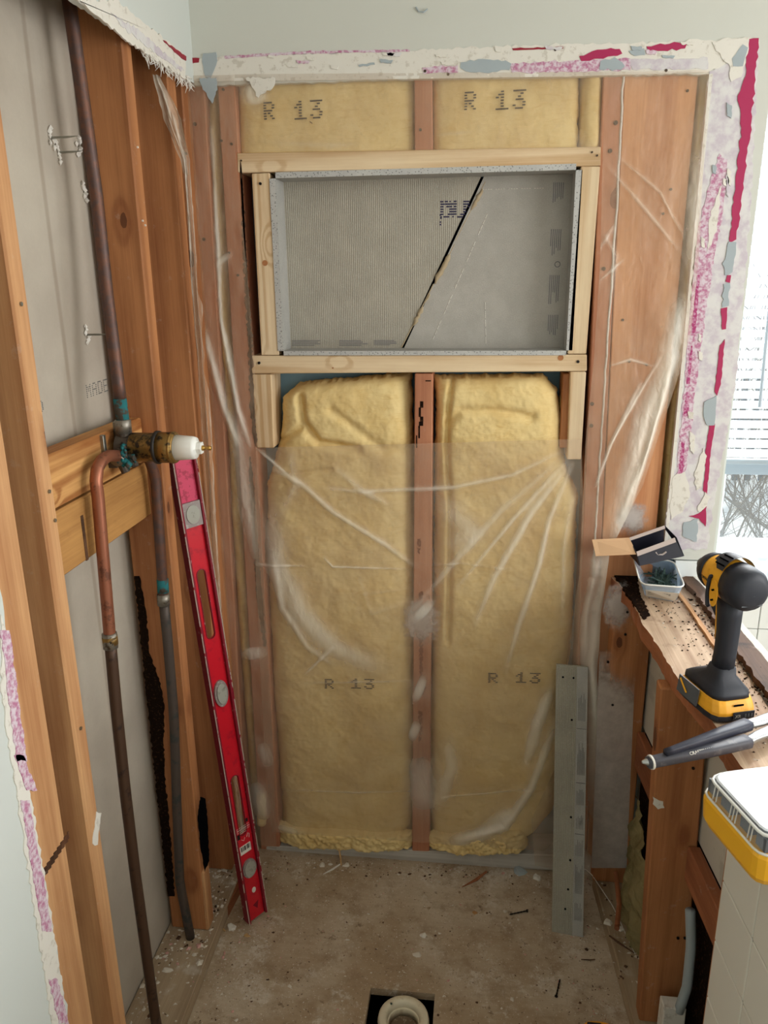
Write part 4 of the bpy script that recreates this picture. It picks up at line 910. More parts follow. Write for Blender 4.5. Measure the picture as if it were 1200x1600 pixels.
# ------------------------------------------------------------------ half wall at the right
def HW(a, b, z): return (0.462 + 0.07 * a + b, -a, z)          # a towards the camera, b outwards, z up
def hbox(name, a0, a1, b0, b1, z0, z1, mat, parent=None, bevel=.002):
    m = MB().hexa([HW(a1, b0, z0), HW(a1, b1, z0), HW(a1, b1, z1), HW(a1, b0, z1), HW(a0, b0, z0), HW(a0, b1, z0), HW(a0, b1, z1), HW(a0, b0, z1)])
    return m.build(name, mat, parent, bevel=bevel)
hp = tag(hbox('base_plate', 0.045, 1.5, 0, .09, 0, PZ, 'grey_wood_y'), 'dirty plate on the floor under the right-hand half wall', 'wood plate')
hs0 = tag(hbox('half_wall_stud', 0.031, 0.069, -.004, .085, PZ, .842, 'old_wood_z'), 'half-wall stud against the back wall, sprayed white at top and foot', 'wood stud')
def fpatch(pxs, mat, seed, th=.0008, y=-0.069, amp=.004, parent=hs0, name='white_overspray'):
    return patch(pxs, mat, name, parent, y, th, .008, amp, seed)
def mk_overspray(nm='overspray', e0=0.50, e1=0.12, dens=.68):
    n = N(nm); v = n.obj(False)
    tc = n.n('ShaderNodeTexCoord').outputs['Generated']
    d = n.vmath('SUBTRACT', tc, (0.5, 0.5, 0.5)); ln_ = n.n('ShaderNodeVectorMath', operation='LENGTH'); n.l(n.vmath('MULTIPLY', d, (1.0, 0.0, 1.0)), ln_.inputs[0])
    f = n.step(n.math('ADD', ln_.outputs['Value'], n.math('MULTIPLY', n.math('SUBTRACT', n.noise(v, 55, 4, .6), .5), .5)), e0, e1)
    p = n.n('ShaderNodeBsdfPrincipled'); p.inputs['Base Color'].default_value = srgb(214, 206, 200); p.inputs['Roughness'].default_value = .85
    t = n.n('ShaderNodeBsdfTransparent'); m_ = n.n('ShaderNodeMixShader'); n.put(m_.inputs[0], n.math('MULTIPLY', f, dens)); n.l(t.outputs[0], m_.inputs[1]); n.l(p.outputs[0], m_.inputs[2]); n.l(m_.outputs[0], n.out.inputs[0])
    MAT[nm] = n.m
mk_overspray()
def mk_spray_fade():
    n = N('overspray_wide'); v = n.obj(False); tc = n.n('ShaderNodeTexCoord').outputs['Generated']
    sx = n.n('ShaderNodeSeparateXYZ'); n.l(tc, sx.inputs[0])
    g = n.math('ADD', sx.outputs[2], n.math('MULTIPLY', n.math('SUBTRACT', n.noise(v, 14, 4, .6), .5), .35))
    g = n.math('ADD', g, n.math('MULTIPLY', sx.outputs[0], .10))
    f = n.math('MULTIPLY', n.step(g, 1.0, .80), n.math('ADD', n.math('MULTIPLY', n.noise(v, 30, 5, .7), .5), .55), clamp=True)
    p = n.n('ShaderNodeBsdfPrincipled'); n.put(p.inputs['Base Color'], n.mix(n.noise(v, 24, 5, .7), srgb(170, 158, 148), srgb(214, 204, 196))); p.inputs['Roughness'].default_value = .85
    t = n.n('ShaderNodeBsdfTransparent'); m_ = n.n('ShaderNodeMixShader'); n.put(m_.inputs[0], f); n.l(t.outputs[0], m_.inputs[1]); n.l(p.outputs[0], m_.inputs[2]); n.l(m_.outputs[0], n.out.inputs[0])
    MAT['overspray_wide'] = n.m
mk_spray_fade()
fpatch([(940, 905), (990, 905), (990, 990), (942, 990)], 'overspray', 1, amp=0)
fpatch([(937, 1010), (994, 1010), (979, 1356), (924, 1356)], 'overspray_wide', 2, amp=0)
patch([(960, 780), (1014, 780), (1014, 838), (960, 838)], 'overspray', 'white_overspray', E_, 0.003, .001, .03, 0, 5)
patch([(625, 930), (690, 930), (690, 1010), (625, 1010)], 'overspray', 'white_overspray', Cc, -0.0005, .001, .03, 0, 6)
def _pc(y_, o_, z_): return (.507 - (z_ - .03) * .030 + o_, y_, z_)
hs1 = tag(MB().hexa([_pc(-.478, 0, PZ), _pc(-.478, .09, PZ), _pc(-.478, .09, .843), _pc(-.478, 0, .843), _pc(-.440, 0, PZ), _pc(-.440, .09, PZ), _pc(-.440, .09, .843), _pc(-.440, 0, .843)]).build('half_wall_post', 'old_wood_z', bevel=.003), 'bare orange-brown post holding up the half wall ledge', 'wood post')
hs2 = tag(hbox('half_wall_stud', 0.800, 0.838, 0, .09, PZ, .842, 'old_wood_z'), 'half-wall stud at the torn edge of the white tiles', 'wood stud')
nails(hs0, [atY(a, b, -.069) for a, b in ((980, 956), (977, 991), (950, 1034), (957, 1101))], 'screw_black', .0032)
nails(hs1, [atY(a, b, -.478) for a, b in ((1059, 1465), (1070, 1465), (1083, 1200))], 'screw_black', .0030)
facepatch_Y(hs1, [(1020, 1245), (1036, 1252), (1038, 1262), (1028, 1264), (1020, 1256)], -.478, 'plaster', 'plaster_smear', 5, .002)
# ledge: two lapped plates, the lower one split and rotten at the back
LZ = 0.88
def lpx(pts, z): return [tuple(atZ(a, b, z)[:2]) for a, b in pts]
Lo = lpx([(958, 880), (985, 930), (1002, 972), (1032, 1015), (1052, 1050), (1078, 1083), (1108, 1116), (1142, 1175)], LZ)
Ro = lpx([(1068, 905), (1120, 985), (1172, 1060), (1215, 1130)], LZ)
Lo = [(0.462, -0.002)] + Lo[1:] + [(0.560, -1.0), (0.565, -1.5)]; Ro = [(0.600, -0.002)] + Ro + [(0.64, -1.0), (0.655, -1.5)]
Lo = jag(Lo, .012, .0018, 4, False)
lu = tag(poly_prism('ledge_board', Lo + Ro[::-1], 'z', LZ - .036, LZ, 'ledge_wood_y'), 'worn wooden ledge board on top of the half wall, under the drill', 'wood ledge')
lu.data.materials.append(MAT['red_wood_y'])
for p_ in lu.data.polygons:
    if abs(p_.normal.z) < .5: p_.material_index = 1
# rotten back edge strip along the far side, with a channel of debris
Re = lpx([(1062, 912), (1082, 930), (1130, 995), (1175, 1062), (1215, 1118)], LZ)
Re2 = lpx([(1080, 905), (1100, 925), (1150, 985), (1195, 1040), (1235, 1100)], LZ)
tag(poly_prism('rotten_edge_strip', jag(Re, .01, .003, 1, False) + jag(Re2, .01, .003, 2, False)[::-1], 'z', LZ + .0005, LZ + .014, 'rotten_wood_y'), 'dark rotten strip along the far edge of the half wall ledge', 'wood strip')
Rt = lpx([(1080, 900), (1100, 920), (1150, 978), (1195, 1032), (1235, 1090)], LZ + .01); Rt2 = lpx([(1085, 898), (1106, 916), (1158, 974), (1204, 1028), (1245, 1084)], LZ + .01)
tag(poly_prism('tile_edge_trim', jag(Rt, .02, .001, 1, False) + jag(Rt2, .02, .001, 2, False)[::-1], 'z', 0.5, LZ + .014, 'plaster'), 'thin broken white edge rim behind the rotten ledge strip', 'trim')
tag(poly_prism('split_wood_strip', jag(lpx([(1058, 930), (1072, 948), (1110, 1005), (1128, 1030)], LZ + .002), .02, .001, 5, False) + jag(lpx([(1062, 928), (1077, 946), (1116, 1003), (1134, 1026)], LZ + .002), .02, .001, 6, False)[::-1], 'z', LZ, LZ + .006, 'aged_wood_y'), 'thin raised split of wood along the ledge between tub and drill', 'wood strip')
blk = poly_prism('charred_end', jag(lpx([(944, 872), (998, 868), (996, 900), (1000, 930), (1016, 962), (1006, 968), (985, 935), (962, 905)], LZ + .001), .008, .003, 7), 'z', LZ - .004, LZ + .003, 'rot_black', lu)
crumbs = MB(); rnd = random.Random(12)
for k in range(900):
    a = rnd.random() ** 0.9 * 0.75 + .12; t = rnd.random(); b = .045 + .115 * t if k % 2 else .125 + .03 * rnd.random()
    p = HW(a, b, LZ + .001); r_ = rnd.uniform(.0008, .0034) * (1.5 if k % 2 == 0 and t < .4 else 1); p = (p[0] + (.03 if k % 3 == 0 else 0), p[1], p[2] + (.011 if k % 3 == 0 and b > .12 else 0)); crumbs.blob(p, r_, k, rnd.choice([0, 0, 1, 2, 2]), .6)
o = crumbs.build('ledge_crumbs', ['rotten_wood_y', 'chip_white', 'rot_black']); tag(o, 'dark rotten wood crumbs scattered over the half wall ledge', 'debris', kind='stuff')
# horizontal blocking and pale board on the far side of the half wall
hb = tag(hbox('backing_board', 0.03, 0.80, .092, .104, .50, .83, 'backer_pale'), 'pale backing board seen between the half wall\'s posts', 'backing board')
hk = tag(hbox('cross_block', 0.071, 0.438, .074, .0915, .40, .499, 'red_wood_y'), 'reddish block between post and back stud of the half wall', 'wood block')
hk2 = tag(hbox('cross_block', 0.480, 0.798, .068, .0915, .42, .499, 'red_wood_y'), 'reddish block right of the post, under the pale backing board', 'wood block')
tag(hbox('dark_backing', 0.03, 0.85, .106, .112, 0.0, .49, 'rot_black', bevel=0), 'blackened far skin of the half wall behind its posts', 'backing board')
ob = MB(); rnd = random.Random(21); _nu, _nv = 40, 50; _V = []
for j in range(_nv):
    for i in range(_nu):
        u, t = i / (_nu - 1), j / (_nv - 1); a_, z_ = .075 + .32 * u, PZ + .28 * t * (1 - .35 * u)
        _V.append(HW(a_, .085 - .05 * math.sin(math.pi * u) * math.cos(t * 1.3) - .05 * (float(fbm(np.array(a_ * 26), np.array(z_ * 26), 4, 3)) - .5), z_))
ob.add(_V, [(j * _nu + i, j * _nu + i + 1, (j + 1) * _nu + i + 1, (j + 1) * _nu + i) for j in range(_nv - 1) for i in range(_nu - 1)])
ob = ob.build('old_insulation_clump', 'wool_old', smooth=True); tag(ob, 'mouldy old insulation wad inside the half wall cavity', 'insulation')
wp = tag(MB().tube(interp([HW(.52, .072, .38), HW(.525, .080, .30), HW(.53, .080, .20), HW(.525, .072, .13)], 12), .010, 10).build('waste_pipe', 'putty', smooth=True), 'grey curved hose in the gap right of the post', 'pipe')
tag(hbox('plaster_block', .50, .53, .040, .085, PZ, .14, 'plaster'), 'broken plaster block low in the gap right of the post', 'plaster')
tag(MB().tube([HW(.30, -.0, .11), HW(.2, .03, .09), HW(.08, .05, .08)], .006, 8).build('thin_copper_pipe', 'red_wood_y'), 'thin reddish rod crossing the cavity near the floor', 'rod')
tag(MB().tube(interp([(0.40, -0.03, 0.055), (0.455, -0.045, 0.05), (.50, -.16, .045), (.53, -.30, .04)], 14), .0012, 5).build('loose_wire', 'plaster'), 'thin pale wire lying from the strip\'s foot to the half wall plate', 'wire')

# tiles still on the near part of the half wall
tw = empty('tiled_panel', HW(.85, -.02, 0), 'remaining white tiled panel on the half wall near the organizer case', 'tile panel')
hbox('backer_board', 0.835, 1.5, -.012, -.001, 0.0, .843, 'backer_pale', tw, .001)
hbox('grout_bed', 0.842, 1.5, -.0155, -.012, .02, .842, 'grout', tw, 0)
T = .108; ids = 0
for r_ in range(9):
    z1 = .842 - r_ * T; z0 = max(z1 - T + .0025, 0.02)
    if z1 < .03: break
    for c_ in range(6):
        a0 = .845 + c_ * T + (0 if r_ < 3 else (.0 if r_ % 2 else .0)); hbox('tile', a0, a0 + T - .0022, -.0185, -.0152, z0, z1, 'tile_white', tw, .0012)

# white tiles under the window, and the window
wbl = tag(box('wall_back_lower', 0.60, 2.2, 0.0, 0.10, 0.0, 0.868, 'grout', bevel=0), kind='structure')
tp_ = .108
for r_ in range(5):
    z1 = .866 - r_ * tp_
    for c_ in range(10): box('tile', .602 + c_ * tp_, .602 + (c_ + 1) * tp_ - .002, -.006, .0002, z1 - tp_ + .002, z1, 'tile_bright', wbl, bevel=.001)
for c_ in range(1): box('tile', .606, .680, -.016, .0, .870, .932, 'tile_bright', wb, bevel=.001)
WY = 0.15
sill = tag(box('trim_window_sill', 0.685, 1.75, -.03, WY + .06, .868, .884, 'frame_white', bevel=.003), kind='structure')
m = MB(); m.box(.682, .700, 0.0, WY + .05, .884, 2.14); m.box(1.72, 1.74, 0, WY + .05, .884, 2.14); m.box(.70, 1.72, 0, WY + .05, 2.12, 2.14)
tag(m.build('trim_window_reveal', 'pale_paint'), kind='structure')
w1 = tag(MB().box(.700, .735, WY, WY + .05, .884, 2.12).box(1.69, 1.72, WY, WY + .05, .884, 2.12).box(.735, 1.69, WY, WY + .05, .884, .925).box(.735, 1.69, WY, WY + .05, 2.08, 2.12).build('window_1', 'frame_white'), kind='structure')
zs = atY(1160, 741, WY)[2]
box('sash_rail', .735, 1.69, WY + .004, WY + .045, zs - .002, zs + .026, 'frame_grey', w1)
box('sash_stile', .735, .752, WY + .004, WY + .045, .925, zs, 'frame_white', w1)
box('glass_pane', .735, 1.69, WY + .03, WY + .034, .925, 2.08, 'glass', w1, bevel=0)
# blind
bz = atY(1160, 722, 0.10)[2]
bd = empty('window_blind', (1.2, 0.10, bz), 'white slatted venetian blind lowered over the window', 'window blind')
box('bottom_rail', .722, 1.69, .088, .112, bz - .004, bz + .008, 'frame_grey', bd, .003)
k = 0; z = bz + .022; smesh = None
while z < 2.08:
    if smesh is None:
        yy = np.linspace(-.0125, .0125, 5); V = []; 
        for xx in (-.484, .484):
            for t in yy: V.append((xx, t, .0022 * (1 - (t / .0125) ** 2) + t * 0.55))
        V2 = [(a, b, c - .0007) for a, b, c in V]
        fcs = [(i, i + 1, i + 6, i + 5) for i in range(4)] + [(10 + i + 1, 10 + i, 10 + i + 5, 10 + i + 6) for i in range(4)] + [(0, 5, 15, 10), (4, 14, 19, 9)]
        smesh = link('slat', V + V2, fcs, 'blind_white', bd, origin=(0, 0, 0)); smesh.location = Vector((1.206, .10, z)) - wloc(bd)
    else:
        o = smesh.copy(); COL.objects.link(o); o.parent = bd; o.location = Vector((1.206, .10, z)) - wloc(bd)
    z += .0235; k += 1
a, b = atY(1197, 470, .075), atY(1187, 636, .075)
MB().tube([(a[0], .075, a[2] + .35), b], .004, 8).build('wand', 'wand_grey', bd)
for xx in (.80, 1.2, 1.6): MB().tube([(xx, .10, bz), (xx, .10, 2.1)], .0008, 5).build('cord', 'frame_white', bd)
# bowls on the sill
def lathe(prof, c, n=28):
    m = MB(); v = []; 
    for r_, z_ in prof: v += [(c[0] + r_ * math.cos(t), c[1] + r_ * math.sin(t), c[2] + z_) for t in [2 * math.pi * j / n for j in range(n)]]
    f = [(i * n + j, i * n + (j + 1) % n, (i + 1) * n + (j + 1) % n, (i + 1) * n + j) for i in range(len(prof) - 1) for j in range(n)]
    m.add(v, f + [tuple(range(n))[::-1], tuple((len(prof) - 1) * n + j for j in range(n))]); return m
cup = atZ(1146, 893, .884)
tag(lathe([(.062, 0), (.060, .008), (.050, .03), (.042, .052), (.036, .058)], (cup[0], .045, .884)).build('bowl', 'ceramic', smooth=True), 'white upturned bowl on the window sill behind the drill', 'bowl')
tag(lathe([(.035, 0), (.060, .012), (.068, .022), (.064, .022), (.03, .010)], (.905, .045, .884)).build('saucer', 'ceramic', smooth=True), 'white saucer at the window sill\'s right edge', 'saucer')

# ------------------------------------------------------------------ outside the window
tag(box('ground_outside', -3, 14, 1.5, 40, -1.2, -1.1, 'snow', bevel=0), kind='structure')
fe = empty('garden_fence', (3.0, 9.0, -1.1), 'dark slatted garden fence behind the branches outside', 'fence')
fm = None
for k in range(60):
    if fm is None: fm = box('fence_slat', 0.0, .07, 9.0, 9.03, -1.1, .35, 'fence_dark', fe, bevel=0); b0 = fm.location.copy()
    else: o = fm.copy(); COL.objects.link(o); o.parent = fe; o.location = b0 + Vector((k * .17, 0, 0))
box('fence_rail', 0, 10.2, 9.03, 9.06, -.3, -.2, 'fence_dark', fe, bevel=0); box('fence_rail', 0, 10.2, 9.03, 9.06, .15, .22, 'fence_dark', fe, bevel=0)
def bush(cx, cy, z0, seed, n, label, R0=.012, L0=1.5):
    e = empty('bare_shrub', (cx, cy, z0), label, 'shrub'); rnd = random.Random(seed); m = MB(); t = MB()
    def grow(p, d, L, r, lev, mm):
        pts = [p]; q = p
        for i in range(4):
            d = d + np.array([rnd.uniform(-.25, .25), rnd.uniform(-.25, .25), rnd.uniform(-.12, .2)]); d = d / np.linalg.norm(d); q = q + d * L / 4; pts.append(q)
        mm.tube(pts, [r * (1 - .14 * i) for i in range(5)], 4 if lev else 6, cap=False)
        if lev < 3:
            for i in range(1, 5):
                for _ in range(1 if lev else 2):
                    dd = d + np.array([rnd.uniform(-1, 1), rnd.uniform(-1, 1), rnd.uniform(-.3, .8)]); grow(pts[i], dd / np.linalg.norm(dd), L * .6, r * .5, lev + 1, t)
    for k in range(n):
        grow(np.array([cx + rnd.uniform(-.2, .2), cy + rnd.uniform(-.2, .2), z0]), np.array([rnd.uniform(-.9, .9), rnd.uniform(-.6, .6), 1.0]), L0, R0, 0, m)
    m.build('stem', 'branch', e); t.build('twigs', 'branch', e)
bush(1.9, 2.6, -1.1, 3, 8, 'bare shrub just outside the window, left in the pane')
bush(3.4, 3.4, -1.1, 4, 8, 'bare shrub outside the window, right in the pane')
bush(3.0, 5.6, -1.1, 5, 11, 'bare tangled shrub standing in front of the garden fence')

# ------------------------------------------------------------------ red level
lv = empty('spirit_level', (-0.41, -0.262, 0), 'long red spirit level leaning in the left corner', 'spirit level')
p_b = atY(396, 1441, -0.262); p_b[2] = 0.0; p_b = np.array([-0.412, -0.262, 0.006])
_w = np.array([.60, .80, 0.0]); p_b = np.array([-.409, -.258, .012]); p_t = atY(297, 683, -0.232) - _w * .029
ax = (p_t - p_b); LL = np.linalg.norm(ax); ax /= LL
wv = _w - ax * (_w @ ax); wv /= np.linalg.norm(wv)
nv_ = np.cross(wv, ax); nv_ = nv_ / np.linalg.norm(nv_)
if nv_[1] > 0: nv_ = -nv_
def LV(s, w, n): return p_b + ax * s + wv * w + nv_ * n
HWD = 0.029
def lslab(name, outline, n0, n1, mat, seg=None):
    # outline in (w, s), extruded along n
    v = [LV(s, w, n0) for w, s in outline] + [LV(s, w, n1) for w, s in outline]; k = len(outline)
    bm = bmesh.new(); bv = [bm.verts.new(q) for q in v]
    bm.faces.new(bv[:k]); bm.faces.new(bv[k:][::-1])
    for i in range(k): bm.faces.new((bv[i], bv[(i + 1) % k], bv[k + (i + 1) % k], bv[k + i]))
    bm.normal_update(); bmesh.ops.triangulate(bm, faces=[f for f in bm.faces if len(f.verts) > 4], ngon_method='EAR_CLIP'); bmesh.ops.recalc_face_normals(bm, faces=bm.faces); bm.verts.index_update()
    r = ([tuple(q.co) for q in bm.verts], [[q.index for q in f.verts] for f in bm.faces]); bm.free()
    return link(name, r[0], r[1], mat, lv)
def oval(cs, hl, hw, n=10):
    pts = []
    for i in range(n): t = math.pi * i / (n - 1); pts.append((hw * math.cos(t), cs + hl - hw + hw * math.sin(t)))
    for i in range(n): t = math.pi + math.pi * i / (n - 1); pts.append((hw * math.cos(t), cs - hl + hw + hw * math.sin(t)))
    return pts
wweb = HWD - .005
holes = [(0.870, .085, .0115), (0.335, .085, .0115)]
# web with real slots: split at each slot centre line
segs = []; s0 = 0.0
cuts = sorted(holes)
web = MB()
def webpiece(outl):
    v = [LV(s, w, -.003) for w, s in outl] + [LV(s, w, .003) for w, s in outl]; k = len(outl)
    web.add(v, [tuple(range(k)), tuple(range(2 * k - 1, k - 1, -1))] + [(i, (i + 1) % k, k + (i + 1) % k, k + i) for i in range(k)])
prev = 0.0
for cs, hl, hw in cuts:
    webpiece([(-wweb, prev), (wweb, prev), (wweb, cs - hl), (-wweb, cs - hl)])
    half = [(hw * math.sin(t), cs - hl + hw - hw * math.cos(t)) for t in np.linspace(0, math.pi / 2, 7)] + [(hw * math.cos(t), cs + hl - hw + hw * math.sin(t)) for t in np.linspace(0, math.pi / 2, 7)]
    for sg in (1, -1):
        h2 = [(sg * w, s) for w, s in half]
        for i in range(len(h2) - 1):
            webpiece([h2[i], (sg * wweb, h2[i][1]), (sg * wweb, h2[i + 1][1]), h2[i + 1]])
    prev = cs + hl
webpiece([(-wweb, prev), (wweb, prev), (wweb, LL - .14), (-wweb, LL - .14)])
web.build('web', 'level_red', lv)
lslab('web_end', [(-wweb, LL - .14), (wweb, LL - .14), (wweb, LL), (-wweb, LL)], -.003, .003, 'level_pink')
for nm, wa, wb2, mt in (('left_flange', -HWD, -HWD + .006, 'level_edge'), ('right_flange', HWD - .006, HWD, 'level_edge')):
    m = MB(); m.hexa([LV(0, wa, .012), LV(0, wb2, .012), LV(LL, wb2, .012), LV(LL, wa, .012), LV(0, wa, -.012), LV(0, wb2, -.012), LV(LL, wb2, -.012), LV(LL, wa, -.012)])
    m.build('flange', mt, lv, bevel=.001)
m = MB()
for w_ in (-HWD, HWD): m.tube([LV(.0, w_, .0118), LV(LL, w_, .0118)], .0013, 5)
m.build('worn_edge', 'level_side', lv)
rim = MB()
for cs, hl, hw in cuts:
    o_ = oval(cs, hl, hw); rim.tube([LV(s, w, .0035) for w, s in o_ + [o_[0]]], .0012, 5)
rim.build('slot_rim', 'level_edge', lv)
def disc(s, rw, rs, n0, n1, mat, name='vial', sq=False):
    if sq: o_ = [(-rw, s - rs), (rw, s - rs), (rw, s + rs), (-rw, s + rs)]
    else: o_ = [(rw * math.cos(t), s + rs * math.sin(t)) for t in np.linspace(0, 2 * math.pi, 25)[:-1]]
    return lslab(name, o_, n0, n1, mat)
disc(1.085, .022, .028, .003, .0095, 'vial_frame', 'vial_housing', True); disc(1.085, .017, .021, .0095, .0115, 'vial')
disc(0.645, .0185, .034, .003, .008, 'vial_frame', 'vial_housing'); disc(0.645, .013, .026, .008, .0105, 'vial')
disc(0.152, .0205, .0265, .003, .008, 'vial_frame', 'vial_housing'); disc(0.152, .0165, .022, .008, .0105, 'vial')
lslab('barcode_label', [(-.017, .198), (.015, .198), (.015, .222), (-.017, .222)], .003, .0038, 'sticker_white')
for k, w_ in enumerate((-.014, -.0095, -.007, -.004, -.001, .003, .0055, .0085, .0115)):
    lslab('barcode_bar', [(w_, .207), (w_ + (.0024 if k % 3 == 0 else .0012), .207), (w_ + (.0024 if k % 3 == 0 else .0012), .220), (w_, .220)], .0038, .0042, 'black')
lslab('hang_hole', [(.006 * math.cos(t) + .004, .082 + .008 * math.sin(t)) for t in np.linspace(0, 6.28, 13)[:-1]], .003, .0036, 'sticker_white')
Mx = Matrix(((wv[0], ax[0], nv_[0], 0), (wv[1], ax[1], nv_[1], 0), (wv[2], ax[2], nv_[2], 0), (0, 0, 0, 1)))
def LT(s, w, n): return Matrix.Translation(Vector(LV(s, w, n))) @ Mx
text_obj('lettering', 'CRAFTSMAN', .0072, 'text_white', LT(.268, .0, .0034), lv)
text_obj('lettering', 'www.com', .0045, 'text_white', LT(.236, -.002, .0034), lv) if False else None
for (s_, w0, w1_) in ((.274, -.022, .020), (.262, -.022, .020), (.257, -.014, .012)):
    lslab('print_line', [(w0, s_), (w1_, s_), (w1_, s_ + .0006), (w0, s_ + .0006)], .003, .0035, 'text_white')
lslab('wear_mark', [(-.006, .040), (.012, .046), (.006, .024)], .003, .0034, 'level_edge')
lslab('warning_square', [(-.020, .244), (-.011, .244), (-.011, .258), (-.020, .258)], .003, .0036, 'black')
lslab('warning_square', [(.010, .280), (.018, .280), (.018, .290), (.010, .290)], .003, .0036, 'black')
m = MB(); m.tube([LV(.240, .008, .0035), LV(.249, .012, .0035), LV(.245, .016, .0035), LV(.235, .014, .0035)], .0008, 5); m.tube([LV(.24, -.008, .0035), LV(.234, -.002, .0035), LV(.242, .002, .0035)], .0006, 5); m.build('print_mark', 'text_white', lv)

# ------------------------------------------------------------------ leaning cement board strip
stp = atZ(862, 1456, 0); stq = atZ(911, 1465, 0); t0_, t1_ = atY(869, 1038, -.045), atY(919, 1042, -.045)
wdt = 0.062
A0 = np.array([stp[0], stp[1], 0.0]); A1 = np.array([stq[0], stq[1], 0.0]); B0 = t0_; B1 = t1_
dn = np.cross(A1 - A0, B0 - A0); dn = dn / np.linalg.norm(dn)
if dn[1] < 0: dn = -dn
th = .011
m = MB(); m.hexa([A0, A1, B1, B0, A0 + dn * th + (0, 0, -0.0), A1 + dn * th, B1 + dn * th, B0 + dn * th])
cs_ = m.build('cement_board_strip', 'cement_strip', bevel=.0008); tag(cs_, 'grey cement-board offcut strip leaning beside the right bay', 'board strip')
def SB(u, v, n=0.0): return A0 * (1 - u) * (1 - v) + A1 * u * (1 - v) + B1 * u * v + B0 * (1 - u) * v - dn * n
m = MB(); m.hexa([SB(.66, 0.002, .0006), SB(.995, 0.002, .0006), SB(.995, .998, .0006), SB(.66, .998, .0006), SB(.66, 0.002, -.001), SB(.995, 0.002, -.001), SB(.995, .998, -.001), SB(.66, .998, -.001)])
m.build('smooth_margin', 'cement_side', cs_)
for (u, v) in ((.22, .955), (.55, .955), (.52, .80), (.55, .44), (.55, .28), (.50, .17), (.42, .095)):
    p = SB(u, v); MB().tube([p + dn * .001, p - dn * .0012], .0026, 8).build('screw_hole', 'hole_black', cs_)
m = MB(); rnd = random.Random(9)
for (v0, v1, n_) in ((.80, .90, 6), (.60, .72, 7), (.49, .55, 6), (.40, .46, 5), (.16, .27, 6), (.06, .13, 6), (.30, .36, 5)):
    for k in range(n_):
        u = .72 + .24 * k / n_; vv = v1 - (v1 - v0) * rnd.uniform(0, .4)
        m.hexa([SB(u, v0, .0012), SB(u + .014, v0, .0012), SB(u + .014, vv, .0012), SB(u, vv, .0012), SB(u, v0, 0), SB(u + .014, v0, 0), SB(u + .014, vv, 0), SB(u, vv, 0)])
for v in (.57, .77, .38): m.hexa([SB(.68, v, .0012), SB(.98, v, .0012), SB(.98, v + .002, .0012), SB(.68, v + .002, .0012), SB(.68, v, 0), SB(.98, v, 0), SB(.98, v + .002, 0), SB(.68, v + .002, 0)])
m.build('print', 'ink_grey', cs_)

# ------------------------------------------------------------------ drain
dc = np.array([-0.004, -0.496, 0.0])
dr = empty('floor_drain', tuple(dc), 'cream plastic drain flange set in a square cut hole in the floor', 'drain')
def ring(prof, n=40):
    m = MB(); v = []; k = len(prof)
    for r_, z_ in prof: v += [(dc[0] + r_ * math.cos(t), dc[1] + r_ * math.sin(t), z_) for t in [2 * math.pi * j / n for j in range(n)]]
    f = [(i * n + j, i * n + (j + 1) % n, ((i + 1) % k) * n + (j + 1) % n, ((i + 1) % k) * n + j) for i in range(k) for j in range(n)]
    m.add(v, f); return m
ring([(.056, -.03), (.058, -.006), (.056, .004), (.053, .007), (.042, .007), (.038, .003), (.036, -.004), (.035, -.12), (.041, -.12), (.041, -.03)]).build('flange', 'pvc_cream', dr, smooth=True)
ring([(.037, -.010), (.035, -.009), (.033, -.012), (.033, -.03), (.0365, -.03)]).build('inner_ring', 'pvc_cream', dr, smooth=True)
ring([(.0362, -.030), (.03, -.028), (.02, -.036), (.001, -.038), (.001, -.045), (.0362, -.045)], 24).build('debris_fill', 'drain_dirt', dr)
q = dc + (-.030, .028, .0075); MB().blob(q, .005, 3, flat=.3).build('dried_drip', 'screw_green', dr)

# ------------------------------------------------------------------ things on the ledge
# black cardboard box with a brown flap
LZb = .884
bxo = empty('cardboard_box', (.53, .0, LZb), 'open black cardboard box with a tan flap on the ledge corner', 'box')
def quadplate(name, p4, th, mat, parent, mat2=None):
    p = [np.array(q, float) for q in p4]; n = np.cross(p[1] - p[0], p[3] - p[0]); n /= np.linalg.norm(n)
    m = MB(); m.hexa([q for q in p] + [q - n * th for q in p])
    if mat2: m.m = [0, 1, 1, 1, 1, 1]
    return m.build(name, [mat, mat2] if mat2 else mat, parent)
by = -0.045
P1, P2, P3, P4 = atY(983, 840, by), atY(1038, 821, by + .015), atY(1069, 870, by - .02), atY(998, 882, by - .045)
# tilted open tray: rim quad P1,P2 (back), mid edge, front wall down to the ledge
M1, M2 = atY(994, 862, by - .032), atY(1054, 840, by - .012)
F1, F2 = atY(1000, 884, by - .036), atY(1068, 869, by - .020)
dd = np.array([0.006, .02, -.045])
quadplate('wall_panel', [M1, M2, F2, F1], .0015, 'box_black', bxo)
quadplate('inner_panel', [P1 + (0, .004, -.006), P2 + (0, .004, -.006), P2 + dd, P1 + dd], .0015, 'box_black', bxo)
quadplate('floor_panel', [P1 + dd, P2 + dd, F2 + (0, .01, -.004), F1 + (0, .01, -.004)], .0015, 'box_black', bxo)
quadplate('rim', [P1, P2, P2 + (0.002, -.002, -.007), P1 + (0.002, -.002, -.007)], .002, 'box_edge', bxo)
quadplate('rim', [M1, M2, M2 + (0.003, -.003, -.010), M1 + (0.003, -.003, -.010)], .002, 'box_edge', bxo)
quadplate('end_panel', [P2, P2 + (.0, .001, -.006), F2 + (.001, 0, .0), M2 + (.004, 0, 0)], .0015, 'box_black', bxo)
quadplate('end_panel', [P1, M1, F1, P1 + dd], .0015, 'box_black', bxo)
q0, q1 = M1 * .35 + M2 * .65 + (0, -.004, -.018), F1 * .3 + F2 * .7
